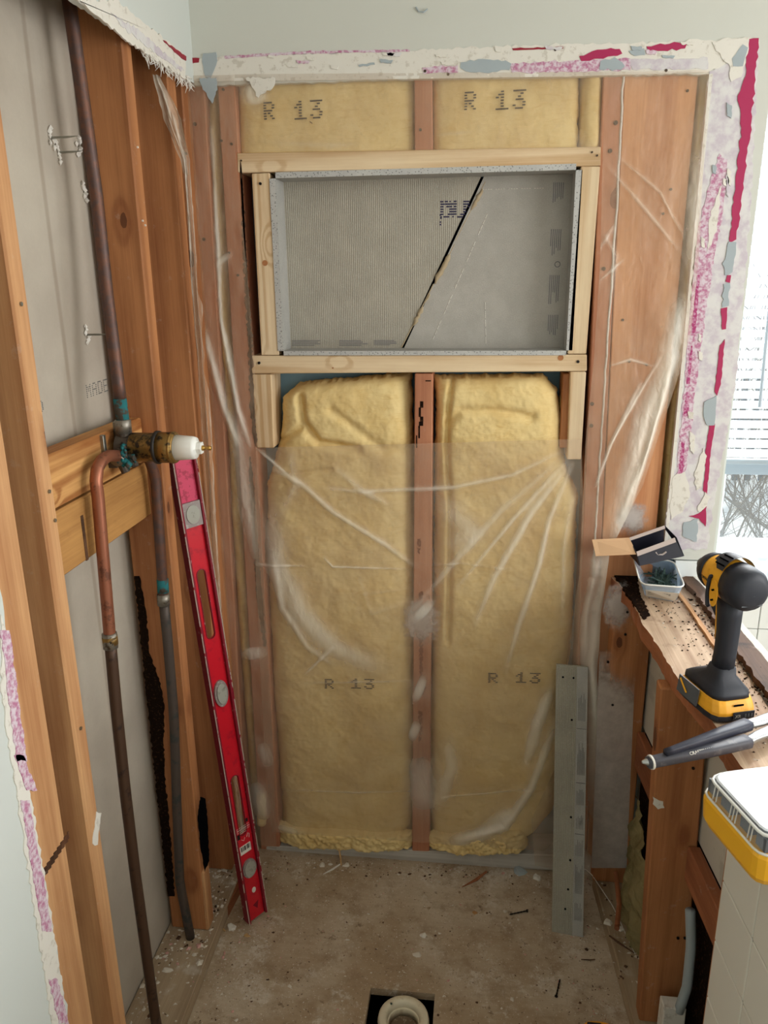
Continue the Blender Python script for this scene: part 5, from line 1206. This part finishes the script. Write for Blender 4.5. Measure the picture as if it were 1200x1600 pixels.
m = MB(); m.tube([q0 + (-.012, -.002, -.004), q0 + (-.006, -.002, -.010), q0 + (.004, -.002, -.009), q0 + (.012, -.002, -.002)], .0022, 6); m.build('print', 'box_edge', bxo)
fa, fb_, fc, fd = atY(925, 843, -.062), atY(983, 840, by - .004), atY(996, 866, by - .034), atY(931, 869, -.078)
quadplate('flap', [fd, fc, fb_, fa], .0018, 'cardboard', bxo)

# tub of screws
TZ = LZ + .001
tc = [atZ(a, b, TZ)[:2] for a, b in ((1004, 932), (1052, 938))]
tubo = empty('screw_tub', (0.535, -.15, TZ), 'pale blue translucent tub of green screws on the ledge', 'tub')
bot = [np.r_[atZ(a, b, TZ)[:2], TZ] for a, b in ((1005, 931), (1056, 941), (1068, 905), (1010, 892))]
H_ = .052
topq = [np.r_[atZ(a, b, TZ + H_)[:2], TZ + H_] for a, b in ((1001, 913), (1071, 918), (1053, 877), (989, 870))]
def rrect(q, r=.18, n=5):
    out_ = []; c = sum(q) / 4
    for i in range(4):
        p, a, b = q[i], q[i - 1], q[(i + 1) % 4]
        s = p + (a - p) * r; e = p + (b - p) * r
        for t in np.linspace(0, 1, n): out_.append((1 - t) ** 2 * s + 2 * t * (1 - t) * p + t * t * e)
    return out_
def shell(levels, th=.0012):
    """levels: list of outlines bottom to top; open-topped container with thickness"""
    n = len(levels[0]); c = [sum(l) / n for l in levels]
    outer = [p for l in levels for p in l]; inner = [p + (cc - p) * (th / np.linalg.norm(cc[:2] - p[:2])) + (0, 0, th if i == 0 else 0) for i, (l, cc) in enumerate(zip(levels, c)) for p in l]
    k = len(levels); v = outer + inner; f = []; B_ = n * k
    for i in range(k - 1):
        for j in range(n):
            a, b = i * n + j, i * n + (j + 1) % n; f.append((a, b, b + n, a + n)); f.append((B_ + b, B_ + a, B_ + a + n, B_ + b + n))
    for j in range(n): a, b = (k - 1) * n + j, (k - 1) * n + (j + 1) % n; f.append((a, b, B_ + b, B_ + a))
    f.append(tuple(range(n))[::-1]); f.append(tuple(B_ + j for j in range(n)))
    return v, f
r0, r1 = rrect(bot), rrect(topq)
mid = [a * .15 + b * .85 for a, b in zip(r0, r1)]
v, f = shell([r0, mid, r1]); link('tub_wall', v, f, 'tub_blue', tubo, smooth=False)
rimp = r1 + [r1[0]]; MB().tube(rimp, .0018, 6).build('rim', 'white_plastic', tubo, smooth=True)
def onfront(u, v_): return (bot[0] * (1 - u) + bot[1] * u) * (1 - v_) + (topq[0] * (1 - u) + topq[1] * u) * v_
fn = np.cross(onfront(1, 0) - onfront(0, 0), onfront(0, 1) - onfront(0, 0)); fn /= np.linalg.norm(fn)
if fn[1] > 0: fn = -fn
def fq(u0, u1_, v0, v1_, n0=.0012): return [onfront(u0, v0) + fn * n0, onfront(u1_, v0) + fn * n0, onfront(u1_, v1_) + fn * n0, onfront(u0, v1_) + fn * n0]
quadplate('label', fq(.10, .95, .08, .62), .0005, 'sticker_white', tubo)
for k in range(10):
    quadplate('barcode_bar', fq(.55 + k * .022, .55 + k * .022 + (.012 if k % 3 else .006), .22, .50, .0018), .0003, 'ink_grey', tubo)
quadplate('label_text', fq(.16, .45, .45, .48, .0018), .0003, 'ink_grey', tubo); quadplate('label_text', fq(.16, .40, .32, .34, .0018), .0003, 'ink_grey', tubo)
# screws inside: one mesh of screw shared by many individual screws
def screw_mesh(L=.036, r=.0019, hr=.0048):
    m = MB(); m.tube([(0, 0, 0), (0, 0, .0015), (0, 0, .004)], [hr, hr, r], 10); 
    pts = [(0, 0, .004 + (L - .006) * k / 10) for k in range(11)] + [(0, 0, L)]; m.tube(pts, [r * (1.15 if k % 2 else .85) for k in range(11)] + [.0003], 7); return m
cen = sum(bot) / 4
def place_screw(src, loc, direction, label, group, first):
    o = src if first else src.copy()
    if not first: COL.objects.link(o)
    o.location = loc; o.rotation_euler = Vector(direction).to_track_quat('Z', 'Y').to_euler()
    tag(o, label, 'screw', group); return o
sm = screw_mesh(); v_ = sm.v; src = link('screw', v_, sm.f, 'screw_green', origin=(0, 0, 0)); rnd = random.Random(4)
ex_ = (bot[1] - bot[0]); ey_ = (bot[3] - bot[0])
for k in range(46):
    u, w_ = rnd.uniform(.20, .80), rnd.uniform(.22, .80)
    loc = bot[0] + ex_ * u + ey_ * w_ + (0, 0, .008 + .016 * rnd.random() * (1 - abs(u - .5)))
    d = (rnd.uniform(-1, 1), rnd.uniform(-1, 1), rnd.uniform(-.25, .45))
    if k in (5, 11, 17): d = (rnd.uniform(-.2, .3), rnd.uniform(-.2, .2), 1.4)
    dn_ = np.array(d) / np.linalg.norm(d); tip = loc + dn_ * .034
    # keep the tips inside
    cc = cen + (0, 0, .02); loc = loc + (cc - (loc + tip) / 2) * .35
    place_screw(src, loc, d, 'green-coated screw in the heap inside the pale blue tub', 'green screws in the tub', k == 0)

# impact driver
SZ = LZ + .001
dv = empty('impact_driver', (.547, -.602, SZ), 'yellow and black cordless impact driver standing on the ledge', 'power tool')
fwd = np.array([-0.32, 0.95, 0.0]); fwd /= np.linalg.norm(fwd); sd = np.array([fwd[1], -fwd[0], 0.0])   # sd: to its right
dbase = np.array([.547, -.602, SZ])
def DV(f, s, z):
    if z > .06: z = .06 + (z - .06) * 1.24; f = f * .90 + .002
    else:
        k_ = 1.14 if z < .045 else 1.14 - .14 * (z - .045) / .015; f, s = f * k_, s * k_
    return dbase + fwd * f + sd * s + np.array([0, 0, z])
def rsec(f0, f1, hw_, z, r=.25, sh=0.0):
    return rrect([DV(f0, -hw_ + sh, z), DV(f1, -hw_ + sh, z), DV(f1, hw_ + sh, z), DV(f0, hw_ + sh, z)], r, 4)
def loft(secs):
    n = len(secs[0]); v = [p for s_ in secs for p in s_]; f = [(i * n + j, i * n + (j + 1) % n, (i + 1) * n + (j + 1) % n, (i + 1) * n + j) for i in range(len(secs) - 1) for j in range(n)]
    return v, f + [tuple(range(n))[::-1], tuple((len(secs) - 1) * n + j for j in range(n))]
v, f = loft([rsec(-.040, .058, .034, 0), rsec(-.044, .062, .037, .004), rsec(-.044, .062, .037, .012)]); link('battery_base', v, f, 'tool_black', dv, smooth=False, bevel=.0008)
v, f = loft([rsec(-.044, .060, .036, .012), rsec(-.045, .061, .036, .018), rsec(-.040, .058, .034, .030), rsec(-.036, .050, .032, .036)]); link('battery', v, f, 'tool_yellow', dv, bevel=.0008)
v, f = loft([rsec(-.036, .056, .031, .036), rsec(-.034, .054, .031, .044), rsec(-.028, .046, .027, .052), rsec(-.022, .024, .0185, .064), rsec(-.021, .018, .0165, .075)]); link('foot', v, f, 'tool_black', dv, smooth=True)
v, f = loft([rsec(-.021, .018, .0165, .073, .45), rsec(-.023, .015, .0160, .095, .45), rsec(-.024, .014, .0165, .125, .45), rsec(-.024, .018, .0175, .150, .45), rsec(-.026, .026, .018, .175, .45)]); link('grip', v, f, 'tool_black', dv, smooth=True)
v, f = loft([rsec(.012, .020, .009, .108, .4), rsec(.010, .022, .010, .125, .4), rsec(.014, .026, .010, .15, .4), rsec(.016, .030, .010, .168, .4)]); link('grip_front', v, f, 'tool_yellow', dv, smooth=True)
def barrel(fs, rs, zc, name, mat, n=28, par=dv):
    v = []; 
    for ff, rr in zip(fs, rs): v += [DV(ff, rr * math.cos(t), zc + rr * math.sin(t) * .86) for t in [2 * math.pi * j / n for j in range(n)]]
    f = [(i * n + j, i * n + (j + 1) % n, (i + 1) * n + (j + 1) % n, (i + 1) * n + j) for i in range(len(fs) - 1) for j in range(n)] + [tuple(range(n))[::-1], tuple((len(fs) - 1) * n + j for j in range(n))]
    return link(name, v, f, mat, par, smooth=True)
ZC = .196
barrel([-.062, -.058, -.048, -.030, -.012], [.018, .028, .033, .034, .034], ZC, 'motor_cap', 'tool_black')
barrel([-.013, -.010, .025, .040, .050], [.0325, .0330, .0325, .030, .027], ZC, 'housing', 'tool_yellow')
barrel([.049, .052, .064, .074, .078], [.0285, .0295, .027, .022, .016], ZC, 'nose_bumper', 'tool_black')
barrel([.078, .084, .094, .096], [.012, .011, .010, .007], ZC, 'chuck', 'tool_grey', 16)
# black top cover with vents over the yellow housing
vv = []; n_ = 18
for ff, rr in ((-.014, .0352), (.004, .0350), (.018, .0345), (.024, .0335)):
    w0 = 1.0 if ff < .01 else .7
    vv += [DV(ff, rr * math.cos(t), ZC + rr * math.sin(t)) for t in np.linspace(math.pi / 2 - w0, math.pi / 2 + w0, n_)]
link('top_cover', vv, [(i * n_ + j, i * n_ + j + 1, (i + 1) * n_ + j + 1, (i + 1) * n_ + j) for i in range(3) for j in range(n_ - 1)], 'tool_black', dv, smooth=True)
for t_ in (.30, .55, .8):
    MB().tube([DV(-.010, -.0354 * math.sin(t_), ZC + .0354 * math.cos(t_)), DV(.014, -.035 * math.sin(t_), ZC + .035 * math.cos(t_))], .0013, 6).build('vent_slot', 'hole_black', dv)
for zz in (-.018, -.004, .010):
    MB().tube([DV(-.0600 + abs(zz) * .1, -.018, ZC + zz), DV(-.0612 + abs(zz) * .1, 0, ZC + zz), DV(-.0600 + abs(zz) * .1, .018, ZC + zz)], .0012, 6).build('cap_rib', 'tool_grey', dv)
m = MB()                  # oval side badge with two screws, black lever ring
o_ = [DV(-.004 + .011 * math.cos(t), -.0335, ZC - .014 + .018 * math.sin(t)) for t in np.linspace(0, 2 * math.pi, 21)[:-1]]
m.add(o_ + [p - sd * .002 for p in o_], [tuple(range(20)), tuple(range(39, 19, -1))] + [(i, (i + 1) % 20, 20 + (i + 1) % 20, 20 + i) for i in range(20)]); m.build('side_badge', 'tool_yellow', dv)
MB().tube([DV(.008 + .006 * math.cos(t), -.0345, ZC - .014 + .021 * math.sin(t)) for t in np.linspace(-1.7, 1.7, 10)], .0032, 8).build('lever_ring', 'tool_black', dv, smooth=True)
for zz in (-.022, -.008): MB().tube([DV(-.006, -.0352, ZC + zz), DV(-.001, -.0362, ZC + zz - .002)], .0018, 6).build('badge_screw', 'hole_black', dv)
Mt = Matrix(((-fwd[0], 0, -sd[0], 0), (-fwd[1], 0, -sd[1], 0), (0, 1, 0, 0), (0, 0, 0, 1)))
Mt = Matrix(((fwd[0] * -1, 0, -sd[0], 0), (fwd[1] * -1, 0, -sd[1], 0), (0, 1, 0, 0), (0, 0, 0, 1)))
text_obj('lettering', 'DEWALT', .0075, 'black', Matrix.Translation(Vector(DV(.031, -.0325, ZC - .002))) @ Mt, dv)
m = MB(); m.tube([DV(.020, -.004, .158), DV(.034, -.004, .166), DV(.036, -.004, .150), DV(.022, -.004, .142)], .006, 8); m.build('trigger', 'tool_black', dv, smooth=True)
MB().tube([DV(.022, -.018, .172), DV(.030, -.028, .172)], .0065, 10).build('direction_button', 'tool_grey', dv, smooth=True)
# gauge on the back end of the battery
def back(s0, s1_, z0, z1, n0): return [DV(-.0455 - n0, s0, z0), DV(-.0455 - n0, s1_, z0), DV(-.0455 - n0, s1_, z1), DV(-.0455 - n0, s0, z1)]
quadplate('gauge', back(-.008, .026, .006, .020, .001), .001, 'tool_black', dv)
for k in range(3): quadplate('gauge_light', back(.010 + k * .005, .0125 + k * .005, .010, .016, .0018), .0004, 'tool_grey', dv)
Mb = Matrix(((sd[0], 0, -fwd[0], 0), (sd[1], 0, -fwd[1], 0), (0, 1, 0, 0), (0, 0, 0, 1)))
text_obj('lettering', 'XR', .008, 'vial', Matrix.Translation(Vector(DV(-.0475, -.001, .013))) @ Mb, dv)
quadplate('latch_slot', back(-.006, .010, .028, .031, -.003), .001, 'hole_black', dv)
def side(f0, f1, z0, z1, n0, s=-1): return [DV(f0, s * (.0355 + n0), z0), DV(f1, s * (.0355 + n0), z0), DV(f1, s * (.033 + n0), z1), DV(f0, s * (.033 + n0), z1)]
quadplate('belt_clip', side(-.005, .046, .010, .040, .0035), .002, 'tool_grey', dv)
MB().tube([DV(.02, -.0415, .020), DV(.04, -.040, .036)], .0016, 6).build('clip_slot', 'tool_yellow', dv)

# groove-joint pliers
plr = empty('groove_joint_pliers', (.52, -.75, LZ + .01), 'grey-handled groove-joint pliers lying over the ledge edge', 'pliers')
g1 = [atZ(1012, 1192, .902), atZ(1060, 1182, .905), atZ(1110, 1172, .905), atZ(1168, 1158, .902)]
g2 = [atZ(1040, 1176, .915), atZ(1080, 1162, .917), atZ(1125, 1146, .915), atZ(1168, 1132, .908)]
def grip(pts, w_, h_, mat, nm='handle'):
    P_ = interp(pts, 16); m = MB(); secs = []
    for i, p in enumerate(P_):
        d = P_[min(i + 1, 15)] - P_[max(i - 1, 0)]; d /= np.linalg.norm(d); s_ = np.cross(d, (0, 0, 1)); s_ /= np.linalg.norm(s_); u = np.cross(s_, d)
        k = w_[0] + (w_[1] - w_[0]) * min(1, i / 13); hh = h_[0] + (h_[1] - h_[0]) * i / 15
        secs.append([p + s_ * k * math.copysign(abs(math.cos(t)) ** .6, math.cos(t)) + u * hh * math.copysign(abs(math.sin(t)) ** .6, math.sin(t)) for t in np.linspace(0, 2 * math.pi, 17)[:-1]])
    v, f = loft(secs); return link(nm, v, f, mat, plr, smooth=True)
grip(g1, (.0085, .0115), (.0075, .0085), 'grip_grey'); grip(g2, (.005, .0105), (.005, .0085), 'grip_navy')
MB().tube([atZ(1003, 1191, .903), atZ(1013, 1190, .903)], [.002, .006], 8).build('worn_tip', 'steel', plr)
rp_ = g1[0] + (g1[1] - g1[0]) * .10; d_ = (g1[1] - g1[0]) / np.linalg.norm(g1[1] - g1[0]); MB().tube([rp_ - d_ * .001, rp_ + d_ * .002], .0108, 16).build('tie_ring', 'sticker_white', plr)
grip([g2[-1], atZ(1184, 1128, .905), atZ(1215, 1118, .902), atZ(1260, 1106, .90)], (.0075, .012), (.006, .006), 'steel', 'jaw_arm')
grip([g1[-1], atZ(1184, 1150, .900), atZ(1215, 1138, .898), atZ(1260, 1128, .898)], (.007, .012), (.005, .006), 'steel', 'jaw_arm')
td = g1[3] - g1[1]; td = td / np.linalg.norm(td); ts = np.cross(td, (0, 0, 1)); ts /= np.linalg.norm(ts)
if ts[1] < 0: ts = -ts
tn = np.cross(td, ts)
fdir = np.array([0, -.75, .66]); fdir /= np.linalg.norm(fdir); tu = np.cross(fdir, td)
Mp = Matrix(((td[0], tu[0], fdir[0], 0), (td[1], tu[1], fdir[1], 0), (td[2], tu[2], fdir[2], 0), (0, 0, 0, 1)))
text_obj('lettering', 'CRAFTSMAN', .0072, 'sticker_white', Matrix.Translation(Vector((g1[1] * .35 + g1[2] * .65) + fdir * .0098)) @ Mp, plr)

# organizer case
CZ0, CZ1 = LZ + .001, .955
oc = empty('organizer_case', (.54, -.95, CZ0), 'yellow organizer case with a clear compartment lid, bottom right', 'organizer case')
cA, cB = atZ(1097, 1222, CZ1), atZ(1185, 1322, CZ1)
cA, cB, cCn = atZ(1099, 1203, CZ1)[:2], atZ(1203, 1316, CZ1)[:2], None
ue = cB - cA; ue = ue / np.linalg.norm(ue)                  # along the seen left edge
ve = np.array([-ue[1], ue[0]]); 
if ve[0] < 0: ve = -ve
LA, LB = .135, .24
def CS(u, v, z): q = cA + ue * u + ve * v; return np.array([q[0], q[1], z])
def crect(u0, u1_, v0, v1_, z, r=.14): return rrect([CS(u0, v0, z), CS(u1_, v0, z), CS(u1_, v1_, z), CS(u0, v1_, z)], r, 5)
v, f = loft([crect(.004, LA - .004, .004, LB - .004, CZ0), crect(-.001, LA + .001, -.001, LB + .001, CZ0 + .010), crect(-.003, LA + .003, -.003, LB + .003, CZ0 + .040), crect(-.001, LA + .001, -.001, LB + .001, CZ0 + .046)]); link('base', v, f, 'case_yellow', oc)
lv3 = [crect(.002, LA - .002, .002, LB - .002, CZ0 + .0465), crect(.003, LA - .003, .003, LB - .003, CZ1 - .008), crect(.006, LA - .006, .006, LB - .006, CZ1 - .002)]
nn_ = len(lv3[0]); vv_ = [p for q in lv3 for p in q]
link('lid_side', vv_, [(i * nn_ + j, i * nn_ + (j + 1) % nn_, (i + 1) * nn_ + (j + 1) % nn_, (i + 1) * nn_ + j) for i in range(2) for j in range(nn_)], 'case_side', oc)
v, f = loft([crect(.006, LA - .006, .006, LB - .006, CZ1 - .002), crect(.008, LA - .008, .008, LB - .008, CZ1)]); link('lid_top', v, f, 'case_lid_glare', oc)
MB().tube(crect(.004, LA - .004, .004, LB - .004, CZ1 - .006) + [crect(.004, LA - .004, .004, LB - .004, CZ1 - .006)[0]], .0022, 6).build('lid_rim', 'white_plastic', oc, smooth=True)
MB().tube(crect(-.001, LA + .001, -.001, LB + .001, CZ0 + .046) + [crect(-.001, LA + .001, -.001, LB + .001, CZ0 + .046)[0]], .0018, 6).build('seal_rim', 'sticker_white', oc, smooth=True)
for u in (.025, .032, .062, .068, .074, .100, .106):
    p, q = CS(u, .0015, CZ0 + .047), CS(u, .0035, CZ1 - .006); MB().tube([p, q], .0008, 5).build('lid_rib', 'sticker_white', oc)
for (u0, u1_) in ((.006, .022), (.036, .059), (.078, .097), (.110, .128)):
    hbx = MB(); P8 = [CS(u0, .006, CZ0 + .047), CS(u1_, .006, CZ0 + .047), CS(u1_, .006, CZ1 - .009), CS(u0, .006, CZ1 - .009), CS(u0, .03, CZ0 + .047), CS(u1_, .03, CZ0 + .047), CS(u1_, .03, CZ1 - .009), CS(u0, .03, CZ1 - .009)]
    hbx.hexa(P8); hbx.build('compartment', 'tool_grey', oc)

# ------------------------------------------------------------------ floor debris
chips = MB(); rnd = random.Random(77)
for k in range(1500):
    t = rnd.random()
    if t < .45: x, y = rnd.uniform(-.45, .46), rnd.uniform(-.75, -.02)
    elif t < .62: x, y = -.46 + abs(rnd.gauss(0, .04)), rnd.uniform(-.6, -.05)
    elif t < .80: x, y = .46 - abs(rnd.gauss(0, .05)), rnd.uniform(-.6, -.02)
    else: x, y = rnd.uniform(-.42, .44), -.02 - abs(rnd.gauss(0, .035))
    if HX0 - .01 < x < HX1 + .01 and y < HY1 + .01: continue
    r_ = min(.007, .0012 + rnd.expovariate(1 / .0011)); chips.blob((x, y, r_ * .25), r_, k, rnd.choice([0, 0, 0, 1, 2, 2, 3]), .45)
tag(chips.build('floor_debris', ['chip_white', 'chip_pink', 'rotten_wood_y', 'grey_wood_y']), 'plaster crumbs and grit scattered over the subfloor', 'debris', kind='stuff')
pc = MB(); rnd = random.Random(5)
for k in range(420):
    y = rnd.uniform(-.62, -.07); x = rnd.uniform(-.605, -.49)
    if rnd.random() < .6: y = rnd.uniform(-.45, -.12)
    pc.blob((x, y, PZ + .001), .0015 + min(.010, rnd.expovariate(1 / .0022)), k, rnd.choice([0, 0, 0, 0, 0, 1, 2]), .5)
for k in range(60): pc.blob((rnd.uniform(.475, .545), rnd.uniform(-.4, -.06), PZ + .001), rnd.uniform(.001, .006), 300 + k, rnd.choice([0, 2, 2]), .5)
tag(pc.build('plate_debris', ['chip_white', 'chip_pink', 'rotten_wood_y']), 'broken plaster bits lying on the floor plates', 'debris', kind='stuff')
def chunk(px, py, r_, mat, label, z=0.0, seed=0, flat=.5, name='plaster_chunk'):
    p = atZ(px, py, z); m = MB(); rn = random.Random(seed)
    n = 7; ring_ = [(p[0] + r_ * rn.uniform(.6, 1.3) * math.cos(t), p[1] + r_ * rn.uniform(.45, 1.1) * math.sin(t)) for t in [2 * math.pi * i / n for i in range(n)]]
    v = [(x, y, z) for x, y in ring_] + [(x + (p[0] - x) * rn.uniform(.1, .6), y + (p[1] - y) * rn.uniform(.1, .6), z + r_ * flat * rn.uniform(.7, 1.2)) for x, y in ring_]
    m.add(v, [tuple(range(n))[::-1], tuple(n + i for i in range(n))] + [(i, (i + 1) % n, n + (i + 1) % n, n + i) for i in range(n)])
    return tag(m.build(name, mat, bevel=.0006), label, 'rubble')
chunk(362, 1450, .016, 'plaster', 'pale plaster chunk on the floor left of the level\'s foot', seed=1)
chunk(386, 1462, .009, 'sliver_wood', 'tan flat chip just below the level\'s foot', seed=2, flat=.2, name='wood_chip')
chunk(503, 1352, .012, 'chip_white', 'largest white chip by the plate, left of the splinters', seed=3)
chunk(517, 1351, .008, 'chip_white', 'small white chip beside the splinters at the left bay\'s foot', seed=4)
chunk(541, 1353, .010, 'chip_white', 'white chip touching the end of the pale splinter', seed=5)
chunk(812, 1362, .020, 'putty', 'grey rubble lump on the floor near the cement strip', seed=6)
chunk(838, 1372, .016, 'plaster', 'crumbled plaster lump between grey rubble and the cement strip', seed=7)
chunk(662, 1462, .010, 'plaster', 'rough plaster crumb in the middle of the floor', seed=8)
chunk(652, 1492, .012, 'chip_white', 'powdery white crumb just above the drain hole', seed=9, flat=.25)
chunk(742, 1426, .008, 'sliver_wood', 'small yellowish chip next to the lying black screw', seed=10, flat=.25, name='wood_chip')
chunk(950, 1442, .013, 'chip_white', 'curled white shard on the half wall plate', PZ, 11)
chunk(970, 1452, .010, 'plaster', 'round white shard right of the curled one on the plate', PZ, 12)
chunk(297, 1462, .012, 'chip_pink', 'pink plaster bit at the foot of the grey pipe', PZ, 13)
chunk(312, 1478, .010, 'chip_pink', 'pink plaster bit right of the grey pipe foot', PZ, 14)
chunk(262, 1516, .012, 'chip_white', 'white plaster chunk on the left plate, near the board', PZ, 15)
def splint(name, pts, r_, mat, label, z=0.003):
    P_ = [atZ(a, b, z) for a, b in pts]; return tag(MB().tube(P_, r_, 5).build(name, mat), label, 'splinter')
splint('wood_splinter', [(505, 1366), (520, 1358), (532, 1350)], [.001, .003, .002], 'sticker_white', 'pale splinter lying flat at the foot of the left bay')
P_ = [atZ(533, 1352, .003), atZ(530, 1335, .02) , atZ(525, 1318, .045)]; tag(MB().tube([P_[0], P_[0] + (-.004, .012, .02), P_[0] + (-.010, .022, .045)], [.002, .003, .0015], 5).build('wood_splinter', 'sliver_wood'), 'tan splinter propped upright at the foot of the left bay', 'splinter')
splint('wood_splinter', [(722, 1386), (745, 1374), (760, 1362)], [.001, .0045, .003], 'red_wood_y', 'reddish splinter on the floor before the right bay')
splint('wood_splinter', [(952, 1462), (968, 1474), (991, 1489)], [.002, .0025, .001], 'rotten_wood_y', 'dark curved splinter on the half wall plate', PZ + .003)
splint('wood_splinter', [(908, 1499), (922, 1500), (930, 1499)], [.001, .0015, .001], 'rotten_wood_y', 'short dark splinter near the half wall plate')
splint('wood_splinter', [(335, 1443), (345, 1448), (352, 1455)], [.003, .003, .002], 'sliver_wood', 'tan splinter across the left plate near the level')
tag(MB().hexa([(*atZ(330, 1455, .012)[:2], 0.0), (*atZ(341, 1455, .012)[:2], 0.0), (*atZ(341, 1455, .012)[:2], .030), (*atZ(330, 1455, .012)[:2], .030), (-.485, -.08, 0), (-.468, -.08, 0), (-.468, -.08, .030), (-.485, -.08, .030)]).build('thin_edge_strip', 'red_wood_y'), 'thin brown strip beside the left plate, behind the level foot', 'wood strip')
s2 = screw_mesh(.050, .0018, .0038)
for k, (a, b, lab) in enumerate((((824, 1423), (777, 1433), 'black screw lying sideways on the floor, mid right'), ((869, 1557), (877, 1520), 'black screw lying upright in view near the half wall plate'))):
    p, q = atZ(a[0], a[1], .004), atZ(b[0], b[1], .004)
    if k == 0: ss = link('black_screw', s2.v, s2.f, 'screw_black', origin=(0, 0, 0)); o = ss
    else: o = ss.copy(); COL.objects.link(o)
    o.location = p; o.rotation_euler = Vector(q - p).to_track_quat('Z', 'Y').to_euler(); tag(o, lab, 'screw', 'black screws on the floor')
# tape measure peeping in at the bottom edge
tm = empty('tape_measure', (.42, -.53, 0), 'yellow and black tape measure at the bottom edge of the photo', 'tape measure')
tq = atZ(932, 1606, .034)
m = MB(); sec = []
for xx in (-.018, .018):
    sec.append([np.array([tq[0] + .0 + (tq[0] * 0) + yy_, tq[1] - .030 + 0.0, .0]) for yy_ in (0,)])
def tmb(x0, x1, r0_, r1_, mat, nm):
    v = []; n = 24; c = np.array([tq[0], tq[1] - .026, .034])
    for xx, rr in ((x0, r0_ * .94), (x0 + .003, r0_), (x1 - .003, r1_), (x1, r1_ * .94)):
        for t in [2 * math.pi * j / n for j in range(n)]:
            ct_, st_ = math.cos(t), math.sin(t); ex = math.copysign(abs(ct_) ** .6, ct_) * rr; ez = math.copysign(abs(st_) ** .6, st_) * rr
            v.append((c[0] + ex, c[1] + xx, c[2] + ez))
    f = [(i * n + j, i * n + (j + 1) % n, (i + 1) * n + (j + 1) % n, (i + 1) * n + j) for i in range(3) for j in range(n)] + [tuple(range(n))[::-1], tuple(3 * n + j for j in range(n))]
    return link(nm, v, f, mat, tm, smooth=False)
tmb(-.015, .015, .033, .033, 'tool_yellow', 'case'); tmb(-.019, -.014, .026, .026, 'tool_black', 'side_cover'); tmb(.014, .019, .026, .026, 'tool_black', 'side_cover')
box('top_grip', tq[0] - .024, tq[0] + .006, tq[1] - .036, tq[1] - .016, .060, .069, 'tool_black', tm, .002)
